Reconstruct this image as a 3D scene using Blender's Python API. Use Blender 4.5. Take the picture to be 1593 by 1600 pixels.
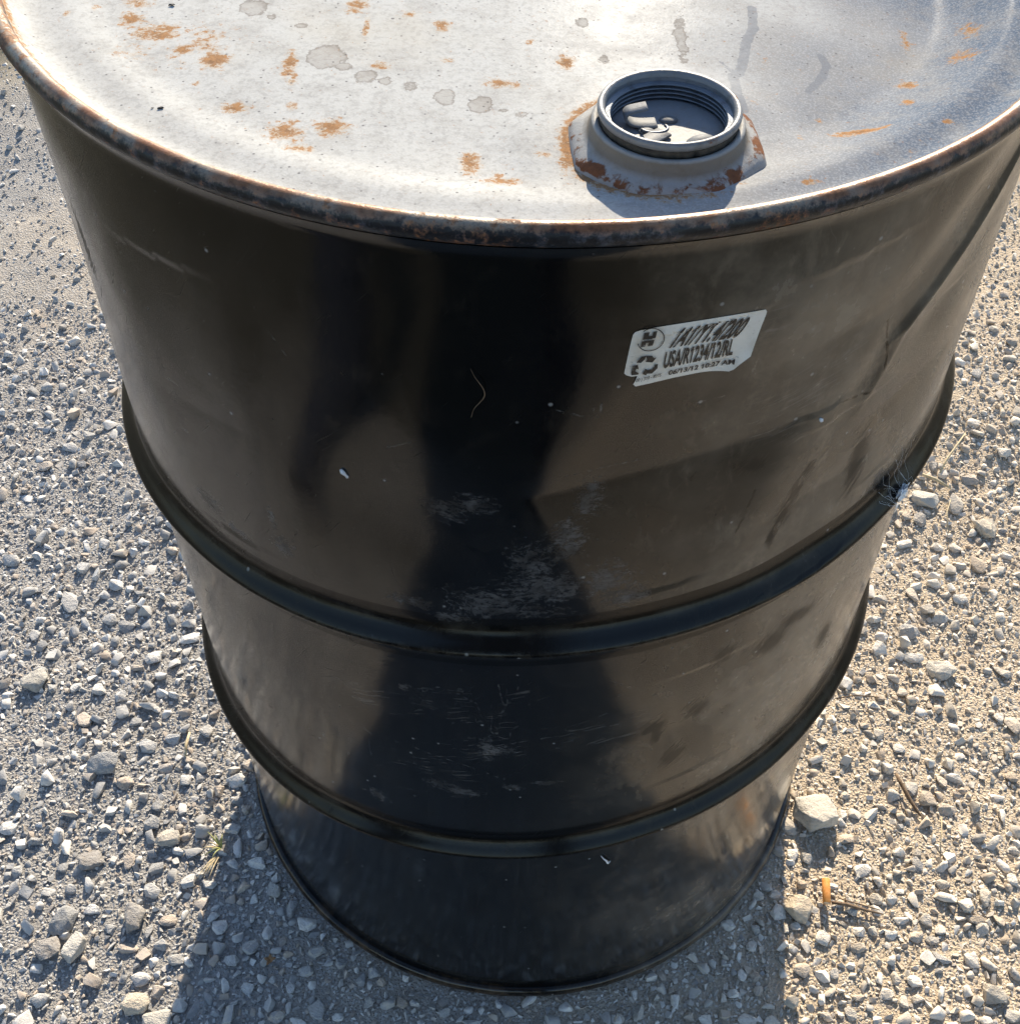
import bpy, bmesh, math, random
import numpy as np
from mathutils import Vector, Matrix, Euler
R_ = math.radians
random.seed(7); rng = np.random.default_rng(11)
for o in list(bpy.data.objects): bpy.data.objects.remove(o)
scn = bpy.context.scene
col = scn.collection

# ------------------------------------------------------------------ camera
cd = bpy.data.cameras.new('camera'); cam = bpy.data.objects.new('camera', cd); col.objects.link(cam)
cd.sensor_fit = 'AUTO'; cd.sensor_width = 36.0; cd.lens = 36.0*1846.256/1600
cd.shift_x = -47.79/1600; cd.shift_y = 39.17/1600
cd.clip_start = .02; cd.clip_end = 2000
_rt = Vector((.99976, .00863, .02048)); _fw = Vector((.010182, .642794, -.765970))
_rt = (_rt - _fw*_rt.dot(_fw)).normalized(); _up = _rt.cross(_fw)
_m = Matrix((_rt, _up, -_fw)).transposed().to_4x4(); _m.translation = (0, -.6788, 1.1419)
cam.matrix_world = _m
scn.camera = cam

# ------------------------------------------------------------------ sky, sun, exposure
SUN_EL, SUN_AZ = R_(27), R_(7)          # azimuth from +Y towards +X
w = bpy.data.worlds.new('World'); scn.world = w; w.use_nodes = True
nt = w.node_tree; bg = nt.nodes['Background']
sky = nt.nodes.new('ShaderNodeTexSky'); sky.sky_type = 'NISHITA'; sky.sun_disc = False
sky.sun_elevation = SUN_EL; sky.sun_rotation = SUN_AZ
sky.air_density = 1.0; sky.dust_density = .35; sky.ozone_density = 1.5
nt.links.new(sky.outputs[0], bg.inputs[0]); bg.inputs[1].default_value = .115
sl = bpy.data.lights.new('sun', 'SUN'); so = bpy.data.objects.new('sun', sl); col.objects.link(so)
sl.energy = 5.0; sl.angle = R_(.53); sl.color = (1, .875, .69)
_s = Vector((math.sin(SUN_AZ)*math.cos(SUN_EL), math.cos(SUN_AZ)*math.cos(SUN_EL), math.sin(SUN_EL)))
so.rotation_euler = (-_s).to_track_quat('-Z', 'Y').to_euler(); so.location = _s*8
scn.render.engine = 'CYCLES'
cy_ = scn.cycles; cy_.max_bounces = 5; cy_.diffuse_bounces = 2; cy_.glossy_bounces = 3; cy_.transmission_bounces = 2
cy_.use_adaptive_sampling = True; cy_.adaptive_threshold = .03; cy_.use_denoising = True
vs = scn.view_settings; vs.view_transform = 'Standard'; vs.look = 'None'; vs.gamma = 1
vs.exposure = .98; vs.use_curve_mapping = False

# ------------------------------------------------------------------ helpers
class NT:
    """small wrapper for building a node material"""
    def __init__(s, name):
        s.m = bpy.data.materials.new(name); s.m.use_nodes = True; s.t = s.m.node_tree
        s.b = s.t.nodes['Principled BSDF']; s.out = s.t.nodes['Material Output']
    def new(s, ty, **kw):
        n = s.t.nodes.new(ty)
        for k, v in kw.items(): setattr(n, k, v)
        return n
    def put(s, sock, v):
        if hasattr(v, 'is_output') or isinstance(v, bpy.types.NodeSocket): s.t.links.new(v, sock)
        else:
            if isinstance(v, (tuple, list)) and len(v) == 3 and sock.type == 'RGBA': v = (*v, 1)
            sock.default_value = v
    def obj(s): return s.new('ShaderNodeTexCoord').outputs['Object']
    def geo(s): return s.new('ShaderNodeNewGeometry').outputs['Position']
    def attr(s, name, out='Fac'): return s.new('ShaderNodeAttribute', attribute_name=name).outputs[out]
    def rand(s): return s.new('ShaderNodeObjectInfo').outputs['Random']
    def scale(s, vec, k):
        n = s.new('ShaderNodeMapping'); s.put(n.inputs['Vector'], vec); n.inputs['Scale'].default_value = k; return n.outputs[0]
    def rotz(s, vec, a, k=(1, 1, 1)):
        n = s.new('ShaderNodeMapping'); s.put(n.inputs['Vector'], vec); n.inputs['Rotation'].default_value = (0, 0, a)
        r = n.outputs[0]; return s.scale(r, k)
    def noise(s, vec, sc, det=4, ro=.55, dist=0, out='Fac'):
        n = s.new('ShaderNodeTexNoise'); s.put(n.inputs['Vector'], vec)
        n.inputs['Scale'].default_value = sc; n.inputs['Detail'].default_value = det
        n.inputs['Roughness'].default_value = ro; n.inputs['Distortion'].default_value = dist
        return n.outputs[out]
    def warp(s, vec, sc, amt):
        n = s.new('ShaderNodeVectorMath', operation='MULTIPLY_ADD'); s.put(n.inputs[0], s.noise(vec, sc, 2, .5, 0, 'Color'))
        n.inputs[1].default_value = (amt,)*3; s.put(n.inputs[2], vec); return n.outputs[0]
    def voro(s, vec, sc, out='Distance', feature='F1'):
        n = s.new('ShaderNodeTexVoronoi', feature=feature); s.put(n.inputs['Vector'], vec); n.inputs['Scale'].default_value = sc
        return n.outputs[out]
    def step(s, v, a, b, lo=0., hi=1.):
        n = s.new('ShaderNodeMapRange', interpolation_type='SMOOTHSTEP'); s.put(n.inputs[0], v)
        for i, x in zip((1, 2, 3, 4), (a, b, lo, hi)): s.put(n.inputs[i], x)
        return n.outputs[0]
    def math(s, op, a, b=0., c=None):
        n = s.new('ShaderNodeMath', operation=op); s.put(n.inputs[0], a); s.put(n.inputs[1], b)
        if c is not None: s.put(n.inputs[2], c)
        return n.outputs[0]
    def mix(s, f, a, b):
        n = s.new('ShaderNodeMix', data_type='RGBA'); s.put(n.inputs[0], f); s.put(n.inputs[6], a); s.put(n.inputs[7], b); return n.outputs[2]
    def mul(s, col_, f):
        n = s.new('ShaderNodeMix', data_type='RGBA', blend_type='MULTIPLY'); n.inputs[0].default_value = 1
        s.put(n.inputs[6], col_)
        c = s.new('ShaderNodeCombineColor')
        for i in range(3): s.put(c.inputs[i], f)
        s.t.links.new(c.outputs[0], n.inputs[7]); return n.outputs[2]
    def bump(s, h, strength=.5, dist=.001, normal=None):
        n = s.new('ShaderNodeBump'); s.put(n.inputs['Height'], h); n.inputs['Strength'].default_value = strength
        n.inputs['Distance'].default_value = dist
        if normal is not None: s.put(n.inputs['Normal'], normal)
        return n.outputs[0]
    def set(s, **kw):
        names = dict(color='Base Color', rough='Roughness', metal='Metallic', ior='IOR', normal='Normal', spec='Specular IOR Level', coat='Coat Weight', coatr='Coat Roughness', alpha='Alpha', sub='Subsurface Weight', trans='Transmission Weight', sheen='Sheen Weight')
        for k, v in kw.items(): s.put(s.b.inputs[names[k]], v)
        return s.m

def mesh_np(name, V, F, smooth=True):
    """fast mesh from arrays; F is (n,3) or (n,4)"""
    V = np.asarray(V, np.float32); F = np.asarray(F, np.int32); k = F.shape[1]
    me = bpy.data.meshes.new(name)
    me.vertices.add(len(V)); me.vertices.foreach_set('co', V.ravel())
    me.loops.add(F.size); me.loops.foreach_set('vertex_index', F.ravel())
    me.polygons.add(len(F)); me.polygons.foreach_set('loop_start', np.arange(0, F.size, k, dtype=np.int32))
    me.polygons.foreach_set('loop_total', np.full(len(F), k, np.int32))
    me.polygons.foreach_set('use_smooth', np.full(len(F), smooth))
    me.update(calc_edges=True); return me
def add_attr(me, name, data, ty='FLOAT'):
    a = me.attributes.new(name, ty, 'POINT')
    a.data.foreach_set('vector' if ty == 'FLOAT_VECTOR' else 'color' if ty == 'FLOAT_COLOR' else 'value', np.asarray(data, np.float32).ravel())
def link(name, me, mat=None, parent=None, loc=None):
    o = bpy.data.objects.new(name, me); col.objects.link(o)
    if mat is not None and me is not None and not me.materials: me.materials.append(mat)
    if parent is not None: o.parent = parent
    if loc is not None: o.location = loc
    return o
def tag(o, label=None, cat=None, group=None, kind=None):
    for k, v in (('label', label), ('category', cat), ('group', group), ('kind', kind)):
        if v: o[k] = v
    return o
def empty(name, loc=(0, 0, 0)):
    o = bpy.data.objects.new(name, None); col.objects.link(o); o.location = loc; o.empty_display_size = .05; return o
def grid_faces(nr, nc, wrap):
    r = np.arange(nr-1)[:, None]; c = np.arange(nc if wrap else nc-1)[None, :]; c2 = (c+1) % nc
    return np.stack([r*nc+c, r*nc+c2, (r+1)*nc+c2, (r+1)*nc+c], -1).reshape(-1, 4)
def lathe(name, prof, seg=96, rfun=None, cx=0, cy=0, smooth=True):
    """prof: list of (r, z) from outside/bottom up; rfun(phi, r, i) changes the radius"""
    ph = np.linspace(0, 2*np.pi, seg, endpoint=False); V = []
    for i, (r, z) in enumerate(prof):
        rr = np.full(seg, r) if rfun is None else np.array([rfun(p, r, i) for p in ph])
        V.append(np.stack([cx+rr*np.cos(ph), cy+rr*np.sin(ph), np.full(seg, z)], 1))
    return mesh_np(name, np.concatenate(V), grid_faces(len(prof), seg, True), smooth)
def tube(name, pts, rad, seg=8, closed_ends=True):
    pts = [Vector(p) for p in pts]; n = len(pts)
    if not hasattr(rad, '__len__'): rad = [rad]*n
    bm = bmesh.new(); rings = []; up = Vector((.13, .21, .97))
    for i, p in enumerate(pts):
        d = (pts[min(i+1, n-1)]-pts[max(i-1, 0)]).normalized(); a = d.cross(up)
        if a.length < .1: a = d.cross(Vector((1, 0, 0)))
        a.normalize(); b = d.cross(a)
        rings.append([bm.verts.new(p+(a*math.cos(t)+b*math.sin(t))*rad[i]) for t in (2*math.pi*k/seg for k in range(seg))])
    for i in range(n-1):
        for k in range(seg): bm.faces.new((rings[i][k], rings[i][(k+1) % seg], rings[i+1][(k+1) % seg], rings[i+1][k]))
    if closed_ends: bm.faces.new(rings[0][::-1]); bm.faces.new(rings[-1])
    bmesh.ops.recalc_face_normals(bm, faces=bm.faces)
    me = bpy.data.meshes.new(name); bm.to_mesh(me); bm.free()
    for p in me.polygons: p.use_smooth = True
    return me
def vnoise(x, y, seed=0):
    """value noise on arrays, 0..1"""
    x = np.asarray(x, float); y = np.asarray(y, float); xi = np.floor(x).astype(np.int64); yi = np.floor(y).astype(np.int64)
    fx = x-xi; fy = y-yi; fx = fx*fx*(3-2*fx); fy = fy*fy*(3-2*fy)
    def h(a, b):
        n = (a*374761393 + b*668265263 + seed*1442695041) & 0x7fffffff
        n = ((n ^ (n >> 13))*1274126177) & 0x7fffffff
        return ((n ^ (n >> 16)) & 0xffff)/65535.
    return (h(xi, yi)*(1-fx)+h(xi+1, yi)*fx)*(1-fy)+(h(xi, yi+1)*(1-fx)+h(xi+1, yi+1)*fx)*fy
def fbm(x, y, sc, seed=0, oc=4):
    t = 0; a = .5; n = 0
    for i in range(oc): t = t+a*vnoise(x*sc*2**i, y*sc*2**i, seed+i*17); n += a; a *= .5
    return t/n

# ------------------------------------------------------------------ materials
def mat_paint(name='black_drum_paint', ior=1.43, dust=1., r0=0.):
    n = NT(name); P = n.geo(); S = n.attr('surf', 'Vector'); W = n.warp(S, 26, .020)
    big = n.noise(S, 7, 3, .6); mid = n.noise(S, 34, 4, .65); fine = n.noise(S, 260, 1, .6)
    film = n.math('MULTIPLY', n.step(big, .35, .72), n.step(mid, .3, .7, .35, 1))
    su = n.new('ShaderNodeSeparateXYZ'); n.put(su.inputs[0], S)
    ux = n.math('ADD', su.outputs[0], n.math('MULTIPLY', n.math('SUBTRACT', big, .5), .10))
    dusty = n.math('ADD', n.step(ux, .0, .20, .018*dust, .80*dust), n.step(ux, -.22, -.40, 0, .03*dust))      # road dust lies on the two flanks
    c = n.mix(n.math('MULTIPLY', n.math('ADD', film, .12), dusty), (.0022, .0022, .0024), (.26, .215, .165))
    spots = n.step(n.noise(S, 48, 1, .3), .60, .64); c = n.mix(n.math('MULTIPLY', spots, n.step(ux, .05, .0, 0, .9)), c, (.0018, .0018, .002))
    # greasy smears, hairline scratches, rubbed marks
    sm = n.noise(n.scale(W, (1, .5, 1)), 70, 4, .7); c = n.mix(n.math('MULTIPLY', n.step(sm, .50, .74, 0, .5), n.math('ADD', dusty, .03)), c, (.26, .21, .16))
    hl = n.step(n.noise(n.rotz(W, R_(63), (14, 640, 1)), 1, 2, .55), .72, .80); c = n.mix(n.math('MULTIPLY', hl, .06), c, (.40, .37, .33))
    dks = n.step(n.noise(n.rotz(W, R_(-50), (45, 210, 1)), 1, 4, .75), .64, .69); c = n.mix(n.math('MULTIPLY', dks, .8), c, (.003, .003, .003))
    # chalky mineral scuffs
    sc = n.attr('scuff'); br = n.noise(n.scale(W, (1, 1.5, 1)), 210, 5, .80); lum = n.noise(S, 60, 3, .7)
    m1 = n.step(n.math('ADD', n.math('MULTIPLY', sc, .34), br), .66, .92)
    c = n.mix(n.math('MULTIPLY', m1, n.step(lum, .32, .66, .05, .55)), c, (.175, .175, .18))
    # light scratches
    st = n.attr('scratch'); a1 = n.noise(n.rotz(W, R_(-14), (24, 620, 1)), 1, 3, .6)
    m2 = n.step(n.math('ADD', n.math('MULTIPLY', st, .28), a1), .76, .88)
    c = n.mix(n.math('MULTIPLY', m2, n.step(lum, .4, .65, 0, .40)), c, (.20, .185, .17))
    ll = n.math('ABSOLUTE', n.math('ADD', n.attr('light_line'), n.math('MULTIPLY', n.math('SUBTRACT', n.noise(S, 330, 2, .6), .5), .0022)))
    c = n.mix(n.math('MULTIPLY', n.step(ll, .0007, .0002), n.step(n.noise(S, 210, 3, .7), .45, .66, 0, .45)), c, (.17, .165, .16))
    # dark hatch scuffs where the dust film has been rubbed off
    dk = n.attr('dark'); a2 = n.noise(n.rotz(n.warp(S, 40, .006), R_(-52), (34, 900, 1)), 1, 3, .6)
    m3 = n.step(n.math('ADD', n.math('MULTIPLY', dk, .36), a2), .68, .73)
    c = n.mix(n.math('MULTIPLY', m3, .9), c, (.003, .003, .003))
    dl = n.math('ABSOLUTE', n.math('ADD', n.attr('dark_line'), n.math('MULTIPLY', n.math('SUBTRACT', n.noise(S, 240, 2, .6), .5), .0022)))
    c = n.mix(n.math('MULTIPLY', n.step(dl, .0010, .0004), n.step(n.noise(S, 170, 2, .6), .36, .5, 0, .95)), c, (.002, .002, .002))
    v = n.voro(S, 95); on = n.step(n.voro(S, 95, 'Color'), .74, .76)
    sp = n.math('MULTIPLY', n.step(v, .14, .05), on)
    c = n.mix(n.math('MULTIPLY', sp, .55), c, (.36, .36, .35))
    ru = n.step(n.noise(S, 46, 4, .7), .735, .78)
    c = n.mix(n.math('MULTIPLY', ru, .6), c, (.16, .06, .02))
    zz = n.new('ShaderNodeSeparateXYZ'); n.put(zz.inputs[0], P)
    lowr = n.step(n.math('ADD', n.math('MULTIPLY', zz.outputs[2], -22), n.noise(S, 30, 3, .7)), .12, .45)
    c = n.mix(n.math('MULTIPLY', lowr, .40), c, (.13, .085, .05))
    r = n.math('ADD', n.step(mid, .2, .8, .11+r0, .19+r0), n.math('MULTIPLY', n.math('MULTIPLY', film, dusty), .22))
    r = n.math('ADD', r, n.math('MULTIPLY', n.step(sm, .5, .74), .07)); r = n.math('ADD', r, n.math('MULTIPLY', m3, .25)); r = n.math('ADD', r, n.math('MULTIPLY', dks, .12)); r = n.math('ADD', r, n.math('MULTIPLY', m1, .3))
    if dust < 1:
        cr = n.math('MULTIPLY', n.step(n.attr('crest'), .80, .98), n.step(n.noise(S, 120, 4, .7), .40, .62)); c = n.mix(n.math('MULTIPLY', cr, .14), c, (.14, .125, .10))
        up = n.math('MULTIPLY', n.step(n.attr('crest'), .02, .12), n.step(n.attr('crest'), .45, .12)); c = n.mix(n.math('MULTIPLY', n.math('MULTIPLY', up, n.step(mid, .4, .7)), .10), c, (.30, .26, .20))
    return n.set(color=c, rough=r, ior=ior, normal=n.bump(fine, .08, .0004))
def mat_chime():
    n = NT('rusty_chime_steel'); P = n.geo()
    a = n.noise(P, 14, 4, .7); b = n.noise(P, 120, 4, .75); d = n.noise(P, 420, 2, .7)
    c = n.mix(n.step(b, .45, .72), (.009, .011, .016), (.085, .10, .135))
    # paint worn through along the top of the bead
    g = n.new('ShaderNodeNewGeometry'); s = n.new('ShaderNodeSeparateXYZ'); n.put(s.inputs[0], P)
    top = n.step(n.math('ADD', s.outputs[2], n.math('MULTIPLY', n.math('SUBTRACT', b, .5), .010)), .8640, .8674)
    c = n.mix(n.math('MULTIPLY', top, .75), c, n.mix(n.step(a, .42, .58), (.30, .125, .04), (.44, .37, .28)))
    rm = n.step(n.math('ADD', n.math('MULTIPLY', a, .55), n.math('MULTIPLY', b, .5)), .53, .63)
    rc = n.mix(n.step(d, .35, .7), (.085, .030, .013), (.34, .145, .05))
    c = n.mix(n.math('MULTIPLY', rm, .85), c, rc)
    chip = n.step(n.noise(P, 75, 5, .7), .74, .77); c = n.mix(n.math('MULTIPLY', chip, .5), c, (.40, .45, .55))
    r = n.step(rm, 0, 1, .38, .85); h = n.math('ADD', n.math('MULTIPLY', d, .6), n.math('MULTIPLY', b, .8))
    return n.set(color=c, rough=r, metal=n.step(rm, 0, 1, .25, 0), normal=n.bump(b, .5, .0010))
def mat_lid():
    n = NT('weathered_white_lid_paint'); P = n.geo(); s = n.new('ShaderNodeSeparateXYZ'); n.put(s.inputs[0], P)
    big = n.noise(P, 5, 3, .6); mid = n.noise(P, 40, 4, .7); fine = n.noise(P, 900, 1, .6); fi2 = n.noise(P, 330, 2, .7)
    # cream paint, with bluish sky-lit shade towards the bung side painted into the colour
    skylit = n.step(n.math('ADD', n.math('MULTIPLY', s.outputs[0], 2.2), n.math('MULTIPLY', n.math('SUBTRACT', big, .5), 1.0)), -.10, .62)
    c = n.mix(n.step(skylit, 0, .5), (.465, .468, .452), (.265, .272, .28)); c = n.mix(n.step(skylit, .35, 1), c, (.090, .122, .172))
    c = n.mix(n.step(mid, .42, .70, 0, .45), c, (.29, .28, .262))
    c = n.mix(n.step(fine, .44, .66, 0, .22), c, (.56, .57, .58)); c = n.mix(n.step(fi2, .48, .66, 0, .30), c, (.23, .225, .22))
    # faint yellow weathering
    c = n.mix(n.step(n.noise(P, 11, 4, .6), .55, .75, 0, .18), c, (.46, .40, .29))
    # dried drip stains
    dn = n.math('MULTIPLY', n.math('SUBTRACT', n.noise(P, 150, 4, .7), .5), .0085)
    dd = n.math('ADD', n.attr('drip'), dn)
    ins = n.step(dd, .0004, -.0004); edge = n.math('MULTIPLY', n.step(dd, -.0016, -.0003), ins)
    c = n.mix(n.math('MULTIPLY', ins, n.step(mid, .3, .7, .30, .62)), c, (.25, .225, .195)); c = n.mix(n.math('MULTIPLY', edge, .40), c, (.12, .10, .085))
    # bare streaks where paint has flaked
    pk = n.math('ADD', n.attr('flake'), n.math('MULTIPLY', dn, .5)); pm = n.step(pk, .0003, -.0003)
    c = n.mix(n.math('MULTIPLY', pm, n.step(mid, .3, .65, .25, .65)), c, (.17, .185, .21))
    # rust: soft halo and hard core
    rn = n.noise(n.warp(P, 300, .0025), 300, 4, .82); ra = n.attr('rust')
    lo = n.noise(n.scale(P, (1, 1.25, 1)), 120, 4, .75)
    ra = n.math('ADD', ra, n.math('MULTIPLY', n.math('SUBTRACT', lo, .5), n.math('MULTIPLY', n.step(ra, .02, .25), 2.1)))
    halo = n.step(n.math('ADD', ra, n.math('MULTIPLY', rn, 1.1)), .64, 1.25)
    core = n.step(n.math('ADD', ra, n.math('MULTIPLY', rn, 3.0)), 1.82, 2.25)
    c = n.mix(n.math('MULTIPLY', halo, .55), c, (.46, .285, .115)); 
    c = n.mix(n.math('MULTIPLY', core, .74), c, n.mix(n.step(rn, .35, .65), (.12, .045, .016), (.34, .165, .060)))
    # random rust freckles and dark pits
    fr = n.step(n.noise(n.warp(P, 60, .006), 105, 6, .84), .650, .73); c = n.mix(n.math('MULTIPLY', fr, .7), c, (.33, .16, .055))
    v = n.voro(P, 240); on = n.step(n.voro(P, 240, 'Color'), .55, .58); pit = n.math('MULTIPLY', n.step(v, .20, .08), on)
    v2 = n.voro(P, 72); on2 = n.step(n.voro(P, 72, 'Color'), .84, .86); pit2 = n.math('MULTIPLY', n.step(v2, .085, .05), on2)
    pit = n.math('MAXIMUM', pit, pit2)
    c = n.mix(n.math('MULTIPLY', pit, .70), c, (.10, .095, .10))
    r = n.math('ADD', n.step(mid, .3, .7, .24, .34), n.math('MULTIPLY', core, .4))
    r = n.math('ADD', r, n.math('MULTIPLY', ins, .15))
    h = n.math('ADD', n.math('MULTIPLY', fi2, .5), n.math('MULTIPLY', fine, .35))
    return n.set(color=c, rough=r, spec=n.step(skylit, .1, .8, .0015, .0008), normal=n.bump(h, .30, .0005))
def mat_zinc(name, base, rust_amt, dirt=(.12, .10, .08), metal=.35, rough=.42):
    n = NT(name); P = n.geo(); a = n.noise(P, 90, 6, .72, .5); b = n.noise(P, 420, 5, .7); d = n.noise(P, 38, 5, .7)
    c = n.mix(n.step(a, .45, .70, 0, .6), base, dirt); c = n.mix(n.step(b, .55, .75, 0, .4), c, tuple(x*1.5 for x in base))
    rm = n.step(n.math('ADD', n.math('MULTIPLY', d, .7), n.math('MULTIPLY', a, .45)), .66-rust_amt, .72-rust_amt)
    c = n.mix(n.math('MULTIPLY', rm, .9), c, n.mix(b, (.07, .025, .012), (.26, .10, .035)))
    r = n.step(rm, 0, 1, rough, .85)
    return n.set(color=c, rough=r, spec=.12 if metal < .3 else .5, metal=n.step(rm, 0, 1, metal, 0), normal=n.bump(n.math('ADD', b, a), .35, .0006))
def mat_flange():
    n = NT('painted_flange_with_rusty_base'); P = n.geo(); s = n.new('ShaderNodeSeparateXYZ'); n.put(s.inputs[0], P)
    a = n.noise(P, 130, 6, .72, .5); b = n.noise(P, 420, 5, .7); d = n.noise(P, 55, 4, .6)
    c = n.mix(n.step(a, .45, .7, 0, .5), (.31, .31, .305), (.20, .175, .14))
    hz = n.math('DIVIDE', n.math('SUBTRACT', s.outputs[2], .853), .0135)       # 0 at the lid, 1 at the neck top
    nk = n.math('MULTIPLY', n.step(hz, .30, .5), n.step(hz, .88, .78)); c = n.mix(n.math('MULTIPLY', nk, .75), c, (.15, .12, .085))
    foot = n.math('MULTIPLY', n.step(hz, .42, .22), n.step(hz, -.02, .10))
    rm = n.step(n.math('ADD', n.math('MULTIPLY', foot, .17), n.math('ADD', n.math('MULTIPLY', d, .60), n.math('MULTIPLY', a, .55))), .71, .80)
    c = n.mix(n.math('MULTIPLY', rm, .92), c, n.mix(b, (.06, .022, .012), (.26, .095, .03)))
    return n.set(color=c, rough=n.step(rm, 0, 1, .5, .9), spec=.06, normal=n.bump(n.math('ADD', b, n.math('MULTIPLY', rm, .6)), .4, .0007))
def mat_simple(name, c1, c2, rough=.7, sc=60, bump=.3, spec=.5, metal=0):
    n = NT(name); P = n.obj(); a = n.noise(P, sc, 5, .65)
    return n.set(color=n.mix(n.step(a, .3, .7), c1, c2), rough=rough, metal=metal, spec=spec, normal=n.bump(n.noise(P, sc*4, 4, .6), bump, .0006))
def mat_label():
    n = NT('worn_paper_label'); P = n.geo(); a = n.noise(P, 45, 5, .65); b = n.noise(P, 260, 5, .7)
    c = n.mix(n.step(a, .4, .75), (.80, .765, .70), (.60, .54, .45))
    c = n.mix(n.step(b, .60, .74, 0, .55), c, (.16, .14, .12))
    return n.set(color=c, rough=.42, normal=n.bump(b, .15, .0004))
def mat_ink():
    n = NT('worn_black_ink'); P = n.geo(); b = n.noise(P, 330, 5, .75)
    return n.set(color=n.mix(n.step(b, .56, .72, 0, .8), (.018, .016, .015), (.36, .34, .31)), rough=.45)
def warm_np(x, y):
    """0 on the grey gravel at the left front, 1 on the tan gravel to the right and far side"""
    t = x*1.0+y*.40+(fbm(x+7, y+7, 3.2, 91, 3)-.5)*1.0
    t = np.clip((t+.55)/.80, 0, 1); return t*t*(3-2*t)
def mat_ground():
    n = NT('dusty_gravel_ground'); P = n.geo(); wv = n.attr('warm')
    b = n.noise(P, 70, 4, .7); d = n.noise(P, 420, 2, .7)
    c = n.mix(wv, (.34, .325, .305), (.53, .43, .31))
    c = n.mix(n.step(b, .4, .7, 0, .6), c, n.mix(wv, (.26, .25, .24), (.42, .35, .265)))
    v = n.new('ShaderNodeTexVoronoi'); n.put(v.inputs['Vector'], P); v.inputs['Scale'].default_value = 330
    bw = n.new('ShaderNodeRGBToBW'); n.put(bw.inputs[0], v.outputs['Color'])
    c = n.mix(n.math('MULTIPLY', n.step(v.outputs['Distance'], .6, .3), n.step(bw.outputs[0], .45, .8, 0, .8)), c, n.mix(wv, (.50, .50, .50), (.64, .59, .51)))
    c = n.mix(n.step(d, .50, .68, 0, .4), c, (.26, .23, .19)); c = n.mix(n.step(n.noise(P, 26, 3, .7), .5, .7, 0, .4), c, n.mix(wv, (.34, .32, .295), (.46, .385, .29)))
    c = n.mix(n.math('MULTIPLY', n.attr('dark_surround'), .85), c, n.mix(n.step(b, .4, .6), (.055, .060, .028), (.13, .105, .07)))  # outer ground, mostly out of view, added dark to deepen the drum's reflections
    return n.set(color=c, rough=.92, spec=.2, normal=n.bump(n.math('ADD', n.math('MULTIPLY', n.step(v.outputs['Distance'], .7, .0), .5), d), 1, .0028))
def stone_color(n, rnd, P, wv):
    cool = n.mix(rnd, (.30, .30, .30), (.68, .665, .64)); warm = n.mix(rnd, (.45, .395, .325), (.80, .74, .65))
    c = n.mix(wv, cool, warm)
    r2 = n.math('FRACT', n.math('MULTIPLY', rnd, 17.31)); c = n.mix(n.step(r2, .78, .84, 0, .6), c, (.40, .30, .21)); c = n.mix(n.step(r2, .10, .08, 0, .55), c, (.22, .225, .235))
    nz = n.noise(P, 130, 4, .78)
    c = n.mix(n.step(nz, .42, .68, 0, .6), c, n.mix(wv, (.42, .395, .365), (.58, .50, .39)))
    return n.mix(n.step(nz, .36, .28, 0, .5), c, (.24, .215, .19)), nz
def mat_stone(name='limestone', tint=None, amt=.6):
    n = NT(name); P = n.geo(); r = n.rand(); c, nz = stone_color(n, r, P, n.new('ShaderNodeObjectInfo').outputs['Alpha'])
    if tint: c = n.mix(amt, c, n.mix(n.step(nz, .3, .6), tuple(x*.55 for x in tint), tint))
    return n.set(color=c, rough=.9, spec=.2, normal=n.bump(nz, .9, .0042))
def mat_gravel():
    n = NT('limestone_gravel'); P = n.geo(); c, nz = stone_color(n, n.attr('tone'), P, n.attr('warm'))
    return n.set(color=c, rough=.9, spec=.2, normal=n.bump(nz, .6, .0025))
M = dict(paint=mat_paint(), hoop=mat_paint('satin_black_hoop_paint', 1.30, .10, .06), chime=mat_chime(), lid=mat_lid(), flange=mat_flange(),
    rim=mat_zinc('dull_zinc_rim', (.20, .205, .215), .0, (.12, .11, .10), .2, .42),
    thread=mat_zinc('dark_zinc_thread', (.15, .17, .20), -.04, (.05, .05, .055), .4, .45),
    plug=mat_zinc('pale_zinc_plug', (.23, .24, .255), -.04, (.20, .18, .16), .0, .5),
    tab=mat_zinc('grey_zinc_tab', (.17, .18, .19), -.02, (.11, .10, .09), .0, .55),
    gasket=mat_simple('cracked_black_gasket', (.018, .016, .014), (.06, .052, .04), .8, 300, .6),
    label=mat_label(), ink=mat_ink(), ground=mat_ground(), stone=mat_stone(), gravel=mat_gravel(),
    rock_grey=mat_stone('dark_grey_limestone', (.29, .295, .30), .6), rock_tan=mat_stone('tan_limestone', (.62, .52, .38), .6),
    rock_pale=mat_stone('pale_limestone', (.50, .465, .40), .6),
    filter=mat_simple('orange_filter_paper', (.72, .26, .045), (.80, .36, .10), .75, 300, .15),
    foam=mat_simple('filter_fibre', (.55, .42, .28), (.70, .60, .45), .9, 500, .4),
    twig=mat_simple('brown_twig_bark', (.09, .055, .03), (.20, .135, .08), .9, 220, .7),
    straw=mat_simple('dry_straw', (.42, .33, .19), (.60, .50, .32), .8, 200, .4),
    blade=mat_simple('yellow_green_grass', (.20, .23, .05), (.42, .40, .16), .6, 120, .2),
    web=mat_simple('white_cobweb_silk', (.65, .67, .70), (.80, .80, .80), .7, 300, .2),
    fibre=mat_simple('brown_root_fibre', (.11, .07, .04), (.22, .15, .095), .85, 300, .3),
    flake=mat_simple('black_paint_flake', (.012, .012, .015), (.04, .04, .045), .6, 300, .4),
    leaf=mat_simple('dead_leaf_brown', (.22, .11, .045), (.38, .22, .10), .8, 200, .4))

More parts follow.
